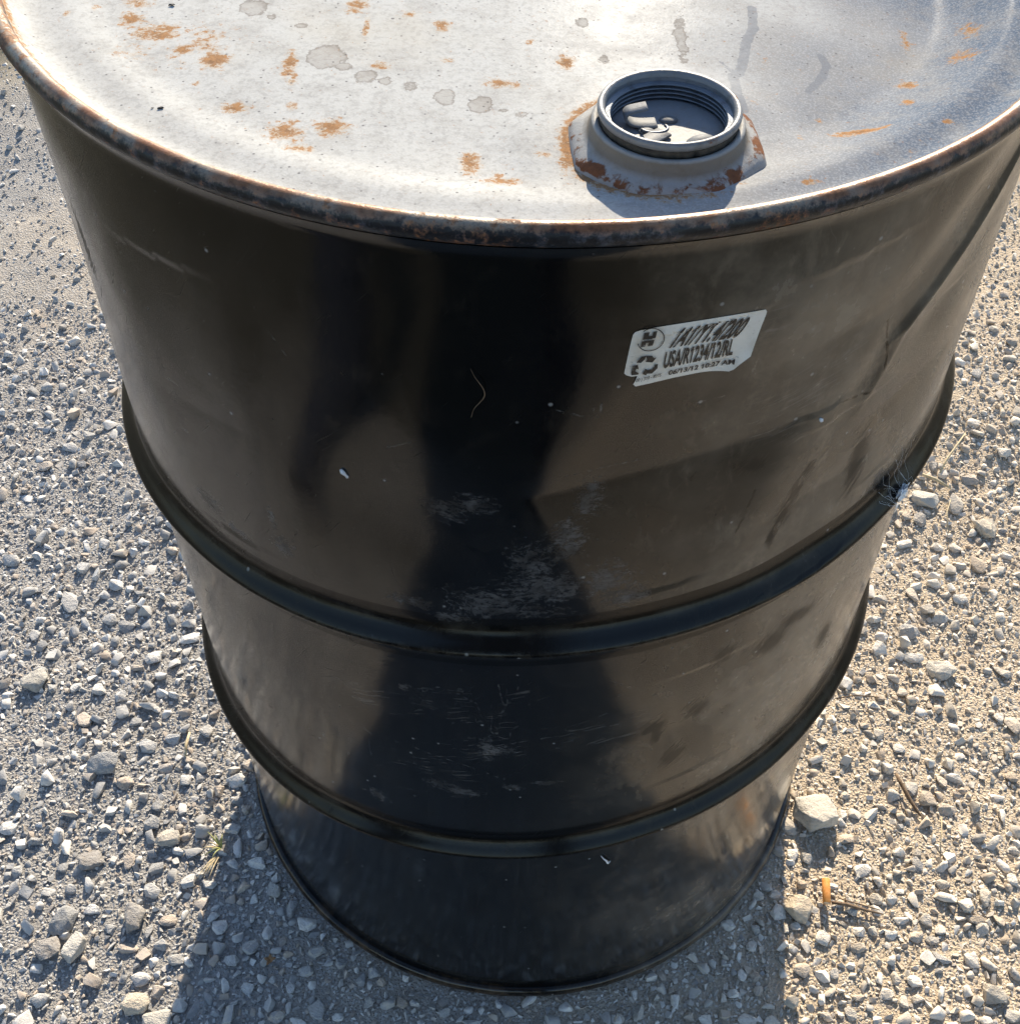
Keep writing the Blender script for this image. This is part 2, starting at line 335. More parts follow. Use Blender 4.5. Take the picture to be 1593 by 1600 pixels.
# ------------------------------------------------------------------ ground
def ground_h(x, y):
    x = np.asarray(x, float); y = np.asarray(y, float)
    z = (fbm(x, y, 3.1, 3, 3)-.5)*.030 + (fbm(x, y, 17, 9, 3)-.5)*.010
    d = np.hypot(x, y)
    k = np.clip((d-.30)/.25, 0, 1)
    far = np.clip((d-3)/6, 0, 1)
    return z*k*(1-far) - .001
def axis(lo, hi, step):
    a = list(np.arange(lo, hi+1e-6, step)); s = step; p = a[-1]; q = a[0]; up = []; dn = []
    while p < 500:
        s *= 1.28; p += s; q -= s; up.append(p); dn.append(q)
    return np.array(dn[::-1]+a+up)
gx = axis(-1.2, 1.1, .009); gy = axis(-1.1, 1.5, .009)
X, Y = np.meshgrid(gx, gy); Zg = ground_h(X, Y)
ground = link('ground', mesh_np('ground', np.stack([X, Y, Zg], -1).reshape(-1, 3), grid_faces(len(gy), len(gx), False)), M['ground'])
add_attr(ground.data, 'warm', warm_np(X, Y)); add_attr(ground.data, 'dark_surround', np.clip((np.hypot(X-.3, Y-.55)+(fbm(X+2, Y+2, 2.3, 55, 3)-.5)*.4-1.36)/.35, 0, 1)); tag(ground, kind='structure')

# ------------------------------------------------------------------ the drum
drum = empty('steel_drum')
tag(drum, 'dented black steel drum with rusty rim and weathered white top standing on gravel', 'drum')
R0 = .2866
HOOPS = ((.5795, .072), (.3115, .125))          # height of the peak and its slope across the drum
th = np.radians(np.concatenate([np.arange(-100, 100, .5), np.arange(100, 260, 2.5)]))   # 0 = front, + = right
def hoop_dr(dz):
    a = np.abs(dz)
    xp = np.array([0, .0014, .0030, .0050, .0080, .0110, .0138, .0160, .0185, .024, .034])
    fp = np.array([.0125, .0121, .0108, .0089, .0058, .0030, .0011, .0004, .0001, 0, 0])*.84
    return np.interp(a, xp, fp)
DENTS = [(-12, .76, .035, .04, .0013), (-13, .67, .03, .035, -.0012), (2, .78, .035, .045, -.0012), (5, .64, .03, .03, .0009), (-20, .42, .03, .04, .0010), (-22, .48, .025, .03, -.0010), (13, .45, .03, .035, -.0012), (16, .39, .025, .03, .0010), (-17, .72, .030, .120, -.0008),
    (33, .70, .060, .070, -.0022), (26, .80, .08, .03, .0010), (-2, .46, .090, .055, -.0010), (-34, .44, .05, .06, .0008),
    (30, .47, .08, .05, .0008), (48, .60, .05, .03, -.0016), (-60, .76, .05, .09, -.0015), (10, .18, .08, .05, .0008), (40, .22, .05, .05, -.0010)]
def dent(t, z):
    """radial offset of the shell, t in radians"""
    u = t*R0; d = 0
    for a, zc, su, sv, k in DENTS:
        d = d + k*np.exp(-((u-R_(a)*R0)/su)**2-((z-zc)/sv)**2)
    # long crease at the upper right
    ax, az, bx, bz = R_(60)*R0, .85, R_(42.5)*R0, .765
    L = math.hypot(bx-ax, bz-az); tx, tz = (bx-ax)/L, (bz-az)/L
    s = (u-ax)*tx+(z-az)*tz; n = (u-ax)*tz-(z-az)*tx
    m = np.clip((s+.03)/.03, 0, 1)*np.clip((L+.03-s)/.035, 0, 1)
    d = d + m*(.0020*np.exp(-(n/.0040)**2) - .0026*np.exp(-((n-.022)/.018)**2) - .0018*np.exp(-((n+.024)/.020)**2))
    # second shorter fold below it
    ax, az, bx, bz = R_(42)*R0, .765, R_(38)*R0, .715
    L = math.hypot(bx-ax, bz-az); tx, tz = (bx-ax)/L, (bz-az)/L
    s = (u-ax)*tx+(z-az)*tz; n = (u-ax)*tz-(z-az)*tx
    m = np.clip((s+.01)/.02, 0, 1)*np.clip((L+.012-s)/.02, 0, 1)
    d = d + m*(.0007*np.exp(-(n/.003)**2) - .0016*np.exp(-((n-.012)/.010)**2))
    # broad flat dent below the label
    for fa, fzc, fh, fd in ((15.5, .714, .095, .0098), (35, .655, .060, .0042), (31, .775, .050, .0030), (47, .70, .06, .0034), (24, .455, .07, .0022), (-38, .70, .10, .0022)):
        D = np.clip(fd*(1-np.abs(z-fzc-(u-R_(fa)*R0)*.12)/fh), 0, None); rc = (R0-D)/np.maximum(np.cos(t-R_(fa)), .5)
        q = (rc-R0)/.0011; d = d - .0011*np.where(q > 20, 0, np.log1p(np.exp(-np.clip(q, -60, 20))))*(np.abs(t-R_(fa)) < .8)*(D > 0)
    d = d + (fbm(u+5, z+5, 6.5, 31, 2)-.5)*.0030 + (fbm(u+9, z+3, 22, 37, 2)-.5)*.0005
    return d*np.clip((z-.02)/.03, 0, 1)*np.clip((.853-z)/.03, 0, 1)
xr = np.sin(th)*.2965
zc1 = HOOPS[0][0]+HOOPS[0][1]*xr; zc2 = HOOPS[1][0]+HOOPS[1][1]*xr
HW = .024
def rows(lo, hi, n): t = np.linspace(0, 1, n)[:, None]; return lo[None]*(1-t)+hi[None]*t
one = np.ones_like(th)
blocks = [rows(one*.011, zc2-HW, 100), rows(zc2-HW, zc2+HW, 48), rows(zc2+HW, zc1-HW, 100), rows(zc1-HW, zc1+HW, 48), rows(zc1+HW, one*.8555, 120)]
ZZ = np.concatenate([blocks[0]]+[b[1:] for b in blocks[1:]]); bounds = [0]
for b in blocks: bounds.append(bounds[-1]+len(b)-1)
def shell_r(t, z, hoops=True):
    x = np.sin(t)*.2965
    r = R0 + dent(t, z)
    if hoops:
        for h, s in HOOPS: r = r + hoop_dr(z-(h+s*x))
    # slight flare where the shell meets the chime seams
    return r + .0022*np.clip((z-.848)/.007, 0, 1)**2 + .0020*np.clip((.020-z)/.009, 0, 1)**2
TT = np.broadcast_to(th, ZZ.shape); RR = shell_r(TT, ZZ)
XYZ = np.stack([RR*np.sin(TT), -RR*np.cos(TT), ZZ], -1)
# smooth normals over the whole shell so the separate pieces meet without a seam
dc = np.roll(XYZ, -1, 1)-np.roll(XYZ, 1, 1); drw = np.gradient(XYZ, axis=0)
NN = np.cross(dc, drw); NN /= np.linalg.norm(NN, axis=-1, keepdims=True)
def blob(t, z, lst):
    u = t*R0; o = np.zeros_like(u)
    for a, zc, su, sv in lst: o = np.maximum(o, np.exp(-(((u-R_(a)*R0)/su)**2+((z-zc)/sv)**2)))
    return o
SCUFF = [(-8.5, .690, .016, .012), (-5.5, .697, .014, .010), (.5, .655, .018, .02), (2, .632, .035, .02), (4, .672, .014, .02), (-29, .618, .012, .014), (-30, .64, .004, .015),
    (-41, .617, .018, .012), (-37, .606, .02, .006), (-13, .608, .022, .007), (-9, .600, .018, .006), (-4, .62, .03, .012), (8.8, .637, .02, .02), (11, .62, .02, .012), (-3, .61, .05, .010),
    (-15.5, .514, .006, .006), (-22, .350, .014, .012), (-1.5, .403, .010, .006), (3, .41, .014, .004), (-9, .39, .03, .008), (-5, .455, .008, .02), (-3.3, .452, .014, .009), (6, .70, .01, .02), (-12, .395, .015, .008)]
SCRATCH = [(-22, .485, .05, .03), (-10, .505, .05, .014), (-6, .45, .05, .03), (8, .475, .05, .014), (12, .46, .05, .012), (-14, .42, .07, .03), (15, .48, .02, .02), (0, .52, .02, .02),
    (-45, .70, .03, .08), (30, .74, .06, .06), (44, .66, .03, .05), (20, .80, .05, .02), (-8, .50, .06, .03)]
DARK = [(32.2, .679, .005, .010), (31, .664, .006, .012), (29.8, .650, .006, .012), (28.6, .634, .004, .010), (25.6, .530, .010, .012), (33.6, .517, .018, .014), (37, .53, .02, .01),
    (23.7, .469, .011, .013), (21.1, .4174, .012, .014), (17.3, .462, .010, .010), (18, .45, .005, .014), (-57, .755, .008, .03), (41, .66, .01, .03), (46, .47, .01, .02), (24, .70, .01, .006)]
LIGHT_LINES = [[(-0.1181,0.4862),(-0.0732,0.5121),(-0.042,0.5192),(-0.0301,0.5094),(-0.0265,0.4872),(-0.0196,0.4724),(-0.0101,0.4671)],[(-0.0167,0.5349),(-0.0137,0.512),(-0.0162,0.4849),(-0.018,0.4727)],[(-0.0035,0.536),(-0.0058,0.5237),(-0.0121,0.5084),(-0.017,0.4926)],[(-0.0227,0.4572),(0.0045,0.4679),(0.0334,0.4754),(0.0692,0.4787)],[(-0.1157,0.4438),(-0.078,0.441),(-0.0428,0.4294),(-0.0123,0.4136)],[(-0.1081,0.4464),(-0.109,0.4228),(-0.1095,0.4074)],[(-0.1725,0.3919),(-0.1417,0.4023),(-0.1124,0.4045)],[(-0.0122,0.457),(-0.008,0.4818),(-0.0031,0.4861)],[(0.0249,0.4813),(0.0411,0.4882),(0.0532,0.4955)],[(0.0407,0.456),(0.0577,0.4599)],[(-0.0687,0.5161),(-0.0478,0.5256),(-0.0318,0.5238)],[(-0.0495,0.4813),(-0.0244,0.4891)],[(-0.0925,0.3743),(-0.0537,0.3799),(-0.0259,0.3835)],[(0.009,0.7652),(0.0315,0.757)],[(0.0324,0.7675),(0.0325,0.7561)],[(0.0134,0.7177),(0.0544,0.7207)],[(0.081,0.7565),(0.0954,0.7577)],[(-0.0716,0.7288),(-0.0581,0.7367)],[(-0.1247,0.7845),(-0.1165,0.7722)],[(0.0504,0.5367),(0.0657,0.5217)],[(0.0783,0.4506),(0.1007,0.4132)]]
DARK_LINES = [[(-0.0948,0.2139),(-0.092,0.1708),(-0.0907,0.1159)],[(-0.0895,0.0947),(-0.091,0.0388)],[(0.1895,0.7703),(0.1977,0.7433),(0.1977,0.7258)],[(0.168,0.7259),(0.1901,0.7219),(0.2109,0.719)],[(0.1246,0.6825),(0.1201,0.664),(0.115,0.6474)],[(-0.2974,0.7658),(-0.2651,0.7693),(-0.2413,0.7624)],[(0.0817,0.4615),(0.0981,0.4779),(0.1139,0.481)],[(0.1162,0.5883),(0.1392,0.5945)],[(-0.2678,0.6773),(-0.2671,0.6473)],[(-0.2611,0.7104),(-0.2583,0.6938)],[(0.0252,0.6629),(0.0274,0.652)],[],[(0.1559,0.6723),(0.1432,0.6307)],[(0.1602,0.6673),(0.1468,0.6343)],[(0.1536,0.6631),(0.14,0.6313)],[(0.1084,0.4307),(0.0981,0.4147)],[(0.1145,0.4207),(0.106,0.401)],[(0.1251,0.4858),(0.113,0.4696)],[(0.1182,0.4939),(0.1076,0.4751)],[(0.1305,0.541),(0.1222,0.5298)]]
def lines(lst):
    """signed distance to the nearest scratch line, in metres (large away from any line)"""
    u, z = TT*R0, ZZ; out = np.full(u.shape, .02)
    for pl in lst:
        for (ax, az), (bx, bz) in zip(pl, pl[1:]):
            if not (np.isfinite(ax) and np.isfinite(bx)): continue
            L = math.hypot(bx-ax, bz-az); tx, tz = (bx-ax)/L, (bz-az)/L; t = (u-ax)*tx+(z-az)*tz; nn = (u-ax)*-tz+(z-az)*tx
            ok = (t > -.001) & (t < L+.001) & (np.abs(nn) < np.abs(out)); out = np.where(ok, nn, out)
    return out
A_ll, A_dl = lines(LIGHT_LINES), lines(DARK_LINES)
A_sc, A_st, A_dk = blob(TT, ZZ, SCUFF), blob(TT, ZZ, SCRATCH), blob(TT, ZZ, DARK)
SURF = np.stack([TT*R0, ZZ, 0*ZZ], -1)
nc = len(th)
for k, nm in enumerate(('shell', 'rolling_hoop', 'shell', 'rolling_hoop', 'shell')):
    a, b = bounds[k], bounds[k+1]+1
    me = mesh_np(nm, XYZ[a:b].reshape(-1, 3), grid_faces(b-a, nc, True))
    for an, A in (('scuff', A_sc), ('scratch', A_st), ('dark', A_dk), ('light_line', A_ll), ('dark_line', A_dl)): add_attr(me, an, A[a:b])
    if nm == 'rolling_hoop': add_attr(me, 'crest', np.clip((RR[a:b]-R0)/.0105, 0, 1))
    add_attr(me, 'surf', SURF[a:b], 'FLOAT_VECTOR')
    me.normals_split_custom_set_from_vertices(NN[a:b].reshape(-1, 3).tolist())
    link(nm, me, M['hoop'] if nm == 'rolling_hoop' else M['paint'], drum)
def bead(name, rc, zc, a, b, seg=360, wob=.0006):
    ph = np.linspace(0, 2*np.pi, 24, endpoint=False); t = np.linspace(0, 2*np.pi, seg, endpoint=False)
    T, Pp = np.meshgrid(t, ph, indexing='ij')
    w = (fbm(np.cos(T)*3+9, np.sin(T)*3+9, 4, 5, 3)-.5)*wob*2
    r = rc+a*np.cos(Pp)+w; z = zc+b*np.sin(Pp)+w*.8
    return mesh_np(name, np.stack([r*np.cos(T), r*np.sin(T), z], -1).reshape(-1, 3), np.concatenate([grid_faces(seg, 24, True), np.stack([(seg-1)*24+np.arange(24), (seg-1)*24+(np.arange(24)+1) % 24, (np.arange(24)+1) % 24, np.arange(24)], 1)]))
link('top_chime', bead('top_chime', .2882, .8622, .0046, .0056), M['chime'], drum)
link('bottom_chime', bead('bottom_chime', .2880, .0075, .0055, .0075), M['paint'], drum)
# the bottom seam carries the same surface coordinates as the shell
for o in drum.children:
    if o.name.startswith('bottom_chime'):
        co = np.array([v.co for v in o.data.vertices]); add_attr(o.data, 'surf', np.stack([np.arctan2(co[:, 0], -co[:, 1])*R0, co[:, 2], 0*co[:, 2]], 1), 'FLOAT_VECTOR')
        for an in ('light_line', 'dark_line'): add_attr(o.data, an, np.full(len(co), .02))

# lid: recessed panel with an expansion ring, dished round the bung
LZ = .853; BX, BY = .0575, -.2065
pr = np.array([0, .12, .200, .236, .241, .250, .256, .264, .270, .2755, .279, .2815, .2832, .2852]); pz_ = np.array([.0012, .0010, .0004, 0, .0003, .0018, .0022, .0017, .0015, .0026, .0050, .0080, .0105, .0120])
rl = np.concatenate([[.00004], np.arange(.0016, .236, .0017), np.arange(.236, .2852, .0010)])
RL, TL = np.meshgrid(rl, th, indexing='ij'); XL, YL = RL*np.sin(TL), -RL*np.cos(TL)
rd = np.arange(0, .2852, .0004); zd = np.interp(rd, pr, pz_); kk = np.exp(-(np.arange(-16, 17)*.0004/.0026)**2); kk /= kk.sum()
zd = np.convolve(np.concatenate([np.full(16, zd[0]), zd, zd[-1]+(zd[-1]-zd[-2])*np.arange(1, 17)]), kk, 'valid')
def lid_z(x, y):
    r = np.hypot(x, y); z = LZ+np.interp(r, rd, zd)
    inner = np.clip((.25-r)/.03, 0, 1); db = np.hypot(x-BX, y-BY)
    drop = np.clip((.262-r)/.050, 0, 1); drop = drop*drop*(3-2*drop)
    z = z - drop*(.034*(x+.06)+x*x/9.0+.0015)
    z = z + inner*((fbm(x+4, y+4, 7, 41, 2)-.5)*.0022 + .0016*np.exp(-((db-.062)/.012)**2) + .0048*np.exp(-(db/.056)**4))
    return z
ZL = lid_z(XL, YL)
STONES = [(-0.556,0.05,0.0271,0.036),(-0.533,0.044,0.0148,0.0176),(-0.507,0.045,0.0149,0.0144),(-0.48,0.042,0.0189,0.0171),(-0.428,0.087,0.0193,0.0222),(-0.444,0.072,0.0192,0.013),(-0.487,0.003,0.0251,0.018),(-0.431,0.002,0.0212,0.0138),(-0.424,-0.073,0.0191,0.0195),(-0.41,-0.029,0.0235,0.0215),(-0.384,-0.055,0.0232,0.0158),(-0.362,-0.044,0.0155,0.0145),(-0.361,-0.069,0.0166,0.0156),(-0.346,-0.065,0.0154,0.0186),(-0.306,-0.069,0.0243,0.0206),(-0.323,-0.082,0.0152,0.0154),(-0.302,-0.093,0.0152,0.0127),(-0.29,-0.102,0.0151,0.0151),(-0.387,-0.119,0.0212,0.0163),(-0.367,-0.135,0.0284,0.0161),(-0.532,-0.126,0.0186,0.0191),(-0.502,-0.14,0.0172,0.0138),(-0.401,-0.16,0.0146,0.0175),(-0.466,-0.168,0.017,0.0135),(-0.511,-0.173,0.0121,0.0152),(-0.452,-0.191,0.0144,0.0144),(-0.337,-0.179,0.0193,0.0274),(-0.314,-0.183,0.0156,0.0182),(-0.474,-0.194,0.0191,0.0108),(-0.249,-0.177,0.0157,0.0143),(-0.247,-0.19,0.0192,0.0189),(-0.227,-0.209,0.0143,0.0242),(-0.21,-0.223,0.0236,0.0207),(-0.267,-0.2,0.0119,0.0144),(-0.261,-0.247,0.0209,0.0171),(-0.279,-0.262,0.0161,0.0146),(-0.347,-0.221,0.0189,0.014),(-0.349,-0.247,0.0163,0.0186),(-0.365,-0.233,0.0117,0.0142),(-0.426,-0.212,0.0237,0.0142),(-0.454,-0.299,0.018,0.0179),(-0.32,-0.304,0.0157,0.0203),(-0.258,-0.288,0.0159,0.0167),(-0.206,-0.32,0.0201,0.013),(-0.227,-0.313,0.0157,0.013),(-0.285,-0.311,0.0134,0.0087),(-0.382,-0.25,0.0232,0.0137),(-0.403,-0.231,0.0164,0.0116),(-0.674,0.531,0.02,0.0209),(-0.591,0.44,0.0225,0.0194),(-0.614,0.421,0.0287,0.0144),(-0.59,0.389,0.0157,0.0131),(-0.637,0.385,0.0204,0.0188),(-0.746,0.599,0.0188,0.0178),(-0.546,0.164,0.0257,0.0283),(-0.542,0.215,0.0234,0.0212),(-0.497,0.192,0.0203,0.0191),(-0.493,0.142,0.0198,0.0215),(-0.47,0.13,0.0253,0.0228),(-0.465,0.18,0.0158,0.0142),(-0.526,0.253,0.0178,0.0167),(-0.566,0.258,0.0149,0.0169),(-0.635,0.229,0.0265,0.0235),(-0.599,0.285,0.0181,0.0104),(-0.477,0.258,0.0209,0.0134),(-0.419,0.163,0.0157,0.017),(-0.404,0.16,0.0171,0.0169),(-0.426,0.205,0.016,0.0143),(-0.392,0.115,0.0252,0.0178),(-0.652,0.344,0.0124,0.0146),(-0.575,0.117,0.0168,0.0153),(-0.466,0.29,0.0151,0.0153),(0.518,0.362,0.0376,0.0273),(0.506,0.328,0.0201,0.0318),(0.477,0.289,0.0289,0.0189),(0.586,0.398,0.0223,0.0246),(0.588,0.314,0.0338,0.0321),(0.523,0.284,0.0212,0.0207),(0.543,0.281,0.0182,0.019),(0.542,0.418,0.0177,0.021),(0.642,0.446,0.0227,0.0237),(0.505,0.237,0.0268,0.0134),(0.473,0.206,0.0147,0.022),(0.486,0.181,0.0203,0.0191),(0.499,0.169,0.0187,0.019),(0.503,0.222,0.0207,0.0197),(0.557,0.354,0.0281,0.0292),(0.638,0.597,0.0224,0.0198),(0.706,0.67,0.0195,0.021),(0.688,0.699,0.0179,0.0166),(0.611,0.5,0.0232,0.0245),(0.613,0.479,0.0198,0.0201),(0.677,0.519,0.0167,0.021),(0.647,0.542,0.0202,0.0169),(0.531,0.2,0.0205,0.0195),(0.523,0.217,0.0147,0.0148),(0.43,0.194,0.0233,0.0159),(0.432,0.18,0.0145,0.0158),(0.488,0.332,0.0155,0.0177),(0.535,0.154,0.0143,0.0141),(0.42,0.137,0.017,0.0152),(0.604,0.27,0.0181,0.0156),(0.563,0.252,0.0269,0.0237),(0.337,-0.097,0.0152,0.0153),(0.279,-0.112,0.0163,0.0249),(0.454,0.11,0.0309,0.018),(0.481,0.092,0.0362,0.0253),(0.557,0.096,0.0195,0.0285),(0.432,0.06,0.0164,0.0144),(0.379,0.057,0.0205,0.0114),(0.405,0.052,0.0123,0.0114),(0.396,0.042,0.0204,0.0102),(0.38,0.015,0.0134,0.0111),(0.398,-0.038,0.0209,0.0201),(0.419,-0.063,0.0181,0.02),(0.433,-0.077,0.0231,0.021),(0.449,-0.09,0.0204,0.0156),(0.38,-0.087,0.0166,0.009),(0.452,-0.054,0.0156,0.0147),(0.537,0.029,0.0189,0.0173),(0.549,0.021,0.0188,0.0303),(0.532,-0.045,0.0156,0.0196),(0.466,-0.071,0.0129,0.0119),(0.466,-0.052,0.0208,0.0161),(0.414,-0.015,0.0185,0.0137),(0.385,-0.033,0.0157,0.0134),(0.381,-0.044,0.013,0.012),(0.344,-0.059,0.0129,0.0118),(0.344,-0.075,0.0128,0.0117),(0.285,-0.174,0.017,0.0144),(0.28,-0.143,0.0148,0.0135),(0.292,-0.147,0.0148,0.0147),(0.348,-0.16,0.0221,0.0147),(0.39,-0.14,0.0161,0.015),(0.406,-0.152,0.0148,0.0149),(0.408,-0.139,0.0136,0.0125),(0.427,-0.173,0.0146,0.0147),(0.356,-0.19,0.0145,0.0185),(0.373,-0.191,0.0157,0.0156),(0.33,-0.191,0.0133,0.0145),(0.297,-0.232,0.02,0.0162),(0.333,-0.223,0.0178,0.0152),(0.33,-0.24,0.0164,0.0139),(0.348,-0.224,0.013,0.0129),(0.378,-0.211,0.0191,0.0118),(0.447,-0.195,0.0241,0.0218),(0.467,-0.188,0.0145,0.0188),(0.451,-0.211,0.0239,0.0119),(0.456,-0.221,0.0142,0.0143),(0.479,-0.193,0.0121,0.0109),(0.475,-0.211,0.0131,0.0132),(0.415,-0.221,0.0166,0.0142),(0.389,-0.229,0.0165,0.014),(0.405,-0.232,0.0153,0.0117),(0.365,-0.228,0.0165,0.014),(0.41,-0.249,0.0222,0.0151),(0.438,-0.252,0.0187,0.0186),(0.362,-0.271,0.0138,0.0187),(0.378,-0.274,0.0161,0.0159),(0.378,-0.29,0.0183,0.0101),(0.323,-0.288,0.0171,0.0089),(0.451,-0.286,0.024,0.0216),(0.465,-0.305,0.0204,0.0135),(0.365,-0.293,0.0114,0.0149),(0.349,-0.286,0.0137,0.0135),(0.289,-0.307,0.0147,0.0121),(0.313,-0.304,0.0136,0.0132),(0.303,-0.266,0.0162,0.0136),(0.272,-0.262,0.0174,0.0195),(0.266,-0.242,0.0117,0.0115),(0.314,-0.175,0.017,0.0121),(0.51,-0.135,0.0124,0.0127),(0.499,-0.169,0.0147,0.0149),(0.467,-0.239,0.0118,0.0118),(0.438,-0.31,0.0135,0.0111),(0.266,-0.14,0.0173,0.0147),(0.255,-0.187,0.0157,0.0119),(0.237,-0.189,0.0193,0.0142),(0.256,-0.205,0.0191,0.0164),(0.272,-0.22,0.0119,0.0116),(0.227,-0.239,0.0106,0.0141),(0.232,-0.223,0.0118,0.0142),(0.214,-0.268,0.0127,0.0123),(0.228,-0.283,0.0137,0.0134),(0.226,-0.269,0.0104,0.0138),(0.203,-0.286,0.0137,0.0133),(0.214,-0.309,0.0248,0.0153),(0.186,-0.258,0.0093,0.0115),(0.198,-0.257,0.0093,0.009),(0.186,-0.284,0.0091,0.0113),(0.248,-0.178,0.0146,0.012),(-0.14,-0.271,0.0175,0.0133),(-0.152,-0.279,0.0111,0.0174),(-0.133,-0.28,0.0149,0.012),(-0.189,-0.306,0.0195,0.0189),(-0.112,-0.299,0.0147,0.0118),(-0.142,-0.299,0.011,0.012),(-0.099,-0.299,0.0122,0.0107),(-0.218,-0.286,0.0111,0.0121),(-0.236,-0.279,0.0099,0.0096),(-0.227,-0.313,0.017,0.0141),(-0.17,-0.313,0.0121,0.0118),(-0.069,-0.308,0.0146,0.0141),(-0.044,-0.315,0.0219,0.0117),(0.094,-0.311,0.0146,0.0118),(0.111,-0.303,0.0171,0.0231),(0.092,-0.311,0.0122,0.0118),(0.148,-0.294,0.0123,0.0172),(0.159,-0.309,0.0122,0.0118),(0.11,-0.288,0.0099,0.0148)]
RUST = [(-0.1857,-0.1175,0.0094,0.0072,0.9),(-0.2029,-0.1041,0.0048,0.006,0.8),(-0.1542,-0.1439,0.0061,0.006,1),(-0.1713,-0.1344,0.0034,0.0041,0.9),(-0.1644,-0.1303,0.0139,0.0193,0.35),(-0.1954,-0.1368,0.0092,0.0103,0.3),(-0.2342,-0.1056,0.0013,0.0023,0.8),(-0.1182,-0.144,0.0027,0.0105,0.8),(-0.1147,-0.1581,0.0015,0.005,0.7),(-0.1378,-0.1851,0.0064,0.003,0.7),(-0.1121,-0.1823,0.0023,0.0024,0.7),(-0.111,-0.2037,0.0074,0.0067,0.8),(-0.0916,-0.1992,0.0063,0.0056,0.85),(-0.1042,-0.2177,0.005,0.0032,0.8),(-0.0284,-0.2231,0.0036,0.0073,0.9),(-0.0141,-0.2372,0.0068,0.003,0.7),(-0.2037,-0.0866,0.0058,0.0039,0.7),(-0.0935,-0.0851,0.0052,0.0075,0.7),(-0.0858,-0.1061,0.0013,0.01,0.6),(-0.0484,-0.1029,0.0032,0.0043,0.8),(-0.0759,-0.1432,0.0037,0.0032,0.7),(-0.015,-0.1552,0.0076,0.0031,0.7),(0.0139,-0.133,0.0034,0.0053,0.9),(0.0723,-0.1412,0.0074,0.0033,0.8),(0.0036,-0.2168,0.0031,0.0026,0.7),(0.1921,-0.0802,0.002,0.0071,0.8),(0.2234,-0.0807,0.0046,0.008,0.5),(0.1832,-0.1293,0.0031,0.0035,1),(0.1781,-0.1523,0.0018,0.0033,0.9),(0.1485,-0.1835,0.0082,0.003,1),(0.1603,-0.183,0.0023,0.0024,0.8),(0.2133,-0.1109,0.0057,0.0059,0.6),(0.1878,-0.1856,0.002,0.0018,0.8),(0.1334,-0.1658,0.0015,0.0019,0.7),(0.1212,-0.19,0.0012,0.0023,0.6),(0.1654,-0.2101,0.0017,0.0017,0.8),(0.1176,-0.2367,0.0025,0.0021,0.8),(0.0134,-0.2088,0.0028,0.0152,1),(0.019,-0.2212,0.0022,0.0073,0.9),(-0.158,-0.1635,0.0018,0.0025,0.6),(-0.0156,-0.2324,0.0017,0.0025,0.7),(-0.2228,-0.0944,0.0016,0.0023,0.6),(0.1027,-0.1586,0.0012,0.0019,0.5),(-0.0433,-0.1357,0.0031,0.002,0.5),(-0.0034,-0.115,0.0025,0.0021,0.5),(-0.0653,-0.0918,0.0039,0.0029,0.5),(0.1137,-0.1157,0.0019,0.0021,0.5)]
DRIPS = [(-0.1017,-0.1372,0.0092,0.0113),(-0.093,-0.1458,0.0043,0.0039),(-0.0815,-0.1542,0.0051,0.0063),(-0.0715,-0.1573,0.003,0.0038),(-0.059,-0.1602,0.003,0.0037),(-0.0428,-0.1692,0.0053,0.0066),(-0.0257,-0.1746,0.0059,0.0065),(-0.0158,-0.1786,0.0021,0.0024),(-0.0063,-0.1837,0.0029,0.0029),(-0.1447,-0.0904,0.0071,0.0083),(-0.1334,-0.1006,0.0026,0.0029),(-0.118,-0.1077,0.0025,0.0029),(0.072,-0.0996,0.0032,0.0218),(0.0222,-0.0914,0.0029,0.0051),(0.0326,-0.1284,0.0025,0.004)]
FLAKE = [[(.1125, -.0619), (.1109, -.0829), (.1052, -.1), (.1016, -.1195), (.0989, -.1302), (.0956, -.1322), (.0957, -.1531), (.0962, -.1692)],
    [(.1433, -.1046), (.145, -.1142), (.1406, -.127), (.1318, -.1408)], [(.0989, -.1302), (.0937, -.1261), (.0905, -.12)]]
def segd(x, y, a, b):
    ax, ay = a; bx, by = b; L = (bx-ax)**2+(by-ay)**2
    t = np.clip(((x-ax)*(bx-ax)+(y-ay)*(by-ay))/L, 0, 1); return np.hypot(x-ax-t*(bx-ax), y-ay-t*(by-ay))
A_r = np.zeros_like(XL)
for x, y, a, b, k in RUST: A_r = np.maximum(A_r, k*np.exp(-(((XL-x)/(a*1.2))**2+((YL-y)/(b*1.2))**2)))
A_r = np.maximum(A_r, .62*np.exp(-((RL-.2832)/.0016)**2))
db = np.hypot(XL-BX, YL-BY); A_r = np.maximum(A_r, .75*np.exp(-((db-.044)/.004)**2)*np.clip(.6-(XL-BX)*14, 0, 1))
A_d = np.full_like(XL, .02)
for x, y, a, b in DRIPS:
    q = np.sqrt(((XL-x)/a)**2+((YL-y)/b)**2); A_d = np.minimum(A_d, np.clip((q-1)*min(a, b), -.02, .02))
A_f = np.full_like(XL, .02)
for pl, wd in zip(FLAKE, (.0026, .0022, .0010)):
    for a, b in zip(pl, pl[1:]): A_f = np.minimum(A_f, segd(XL, YL, a, b)-wd)
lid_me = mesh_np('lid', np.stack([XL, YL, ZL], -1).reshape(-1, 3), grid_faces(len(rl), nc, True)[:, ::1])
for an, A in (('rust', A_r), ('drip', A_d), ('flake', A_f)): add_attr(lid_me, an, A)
lid = link('lid', lid_me, M['lid'], drum); tag(lid, 'weathered white lid with rust spots and grey drips')

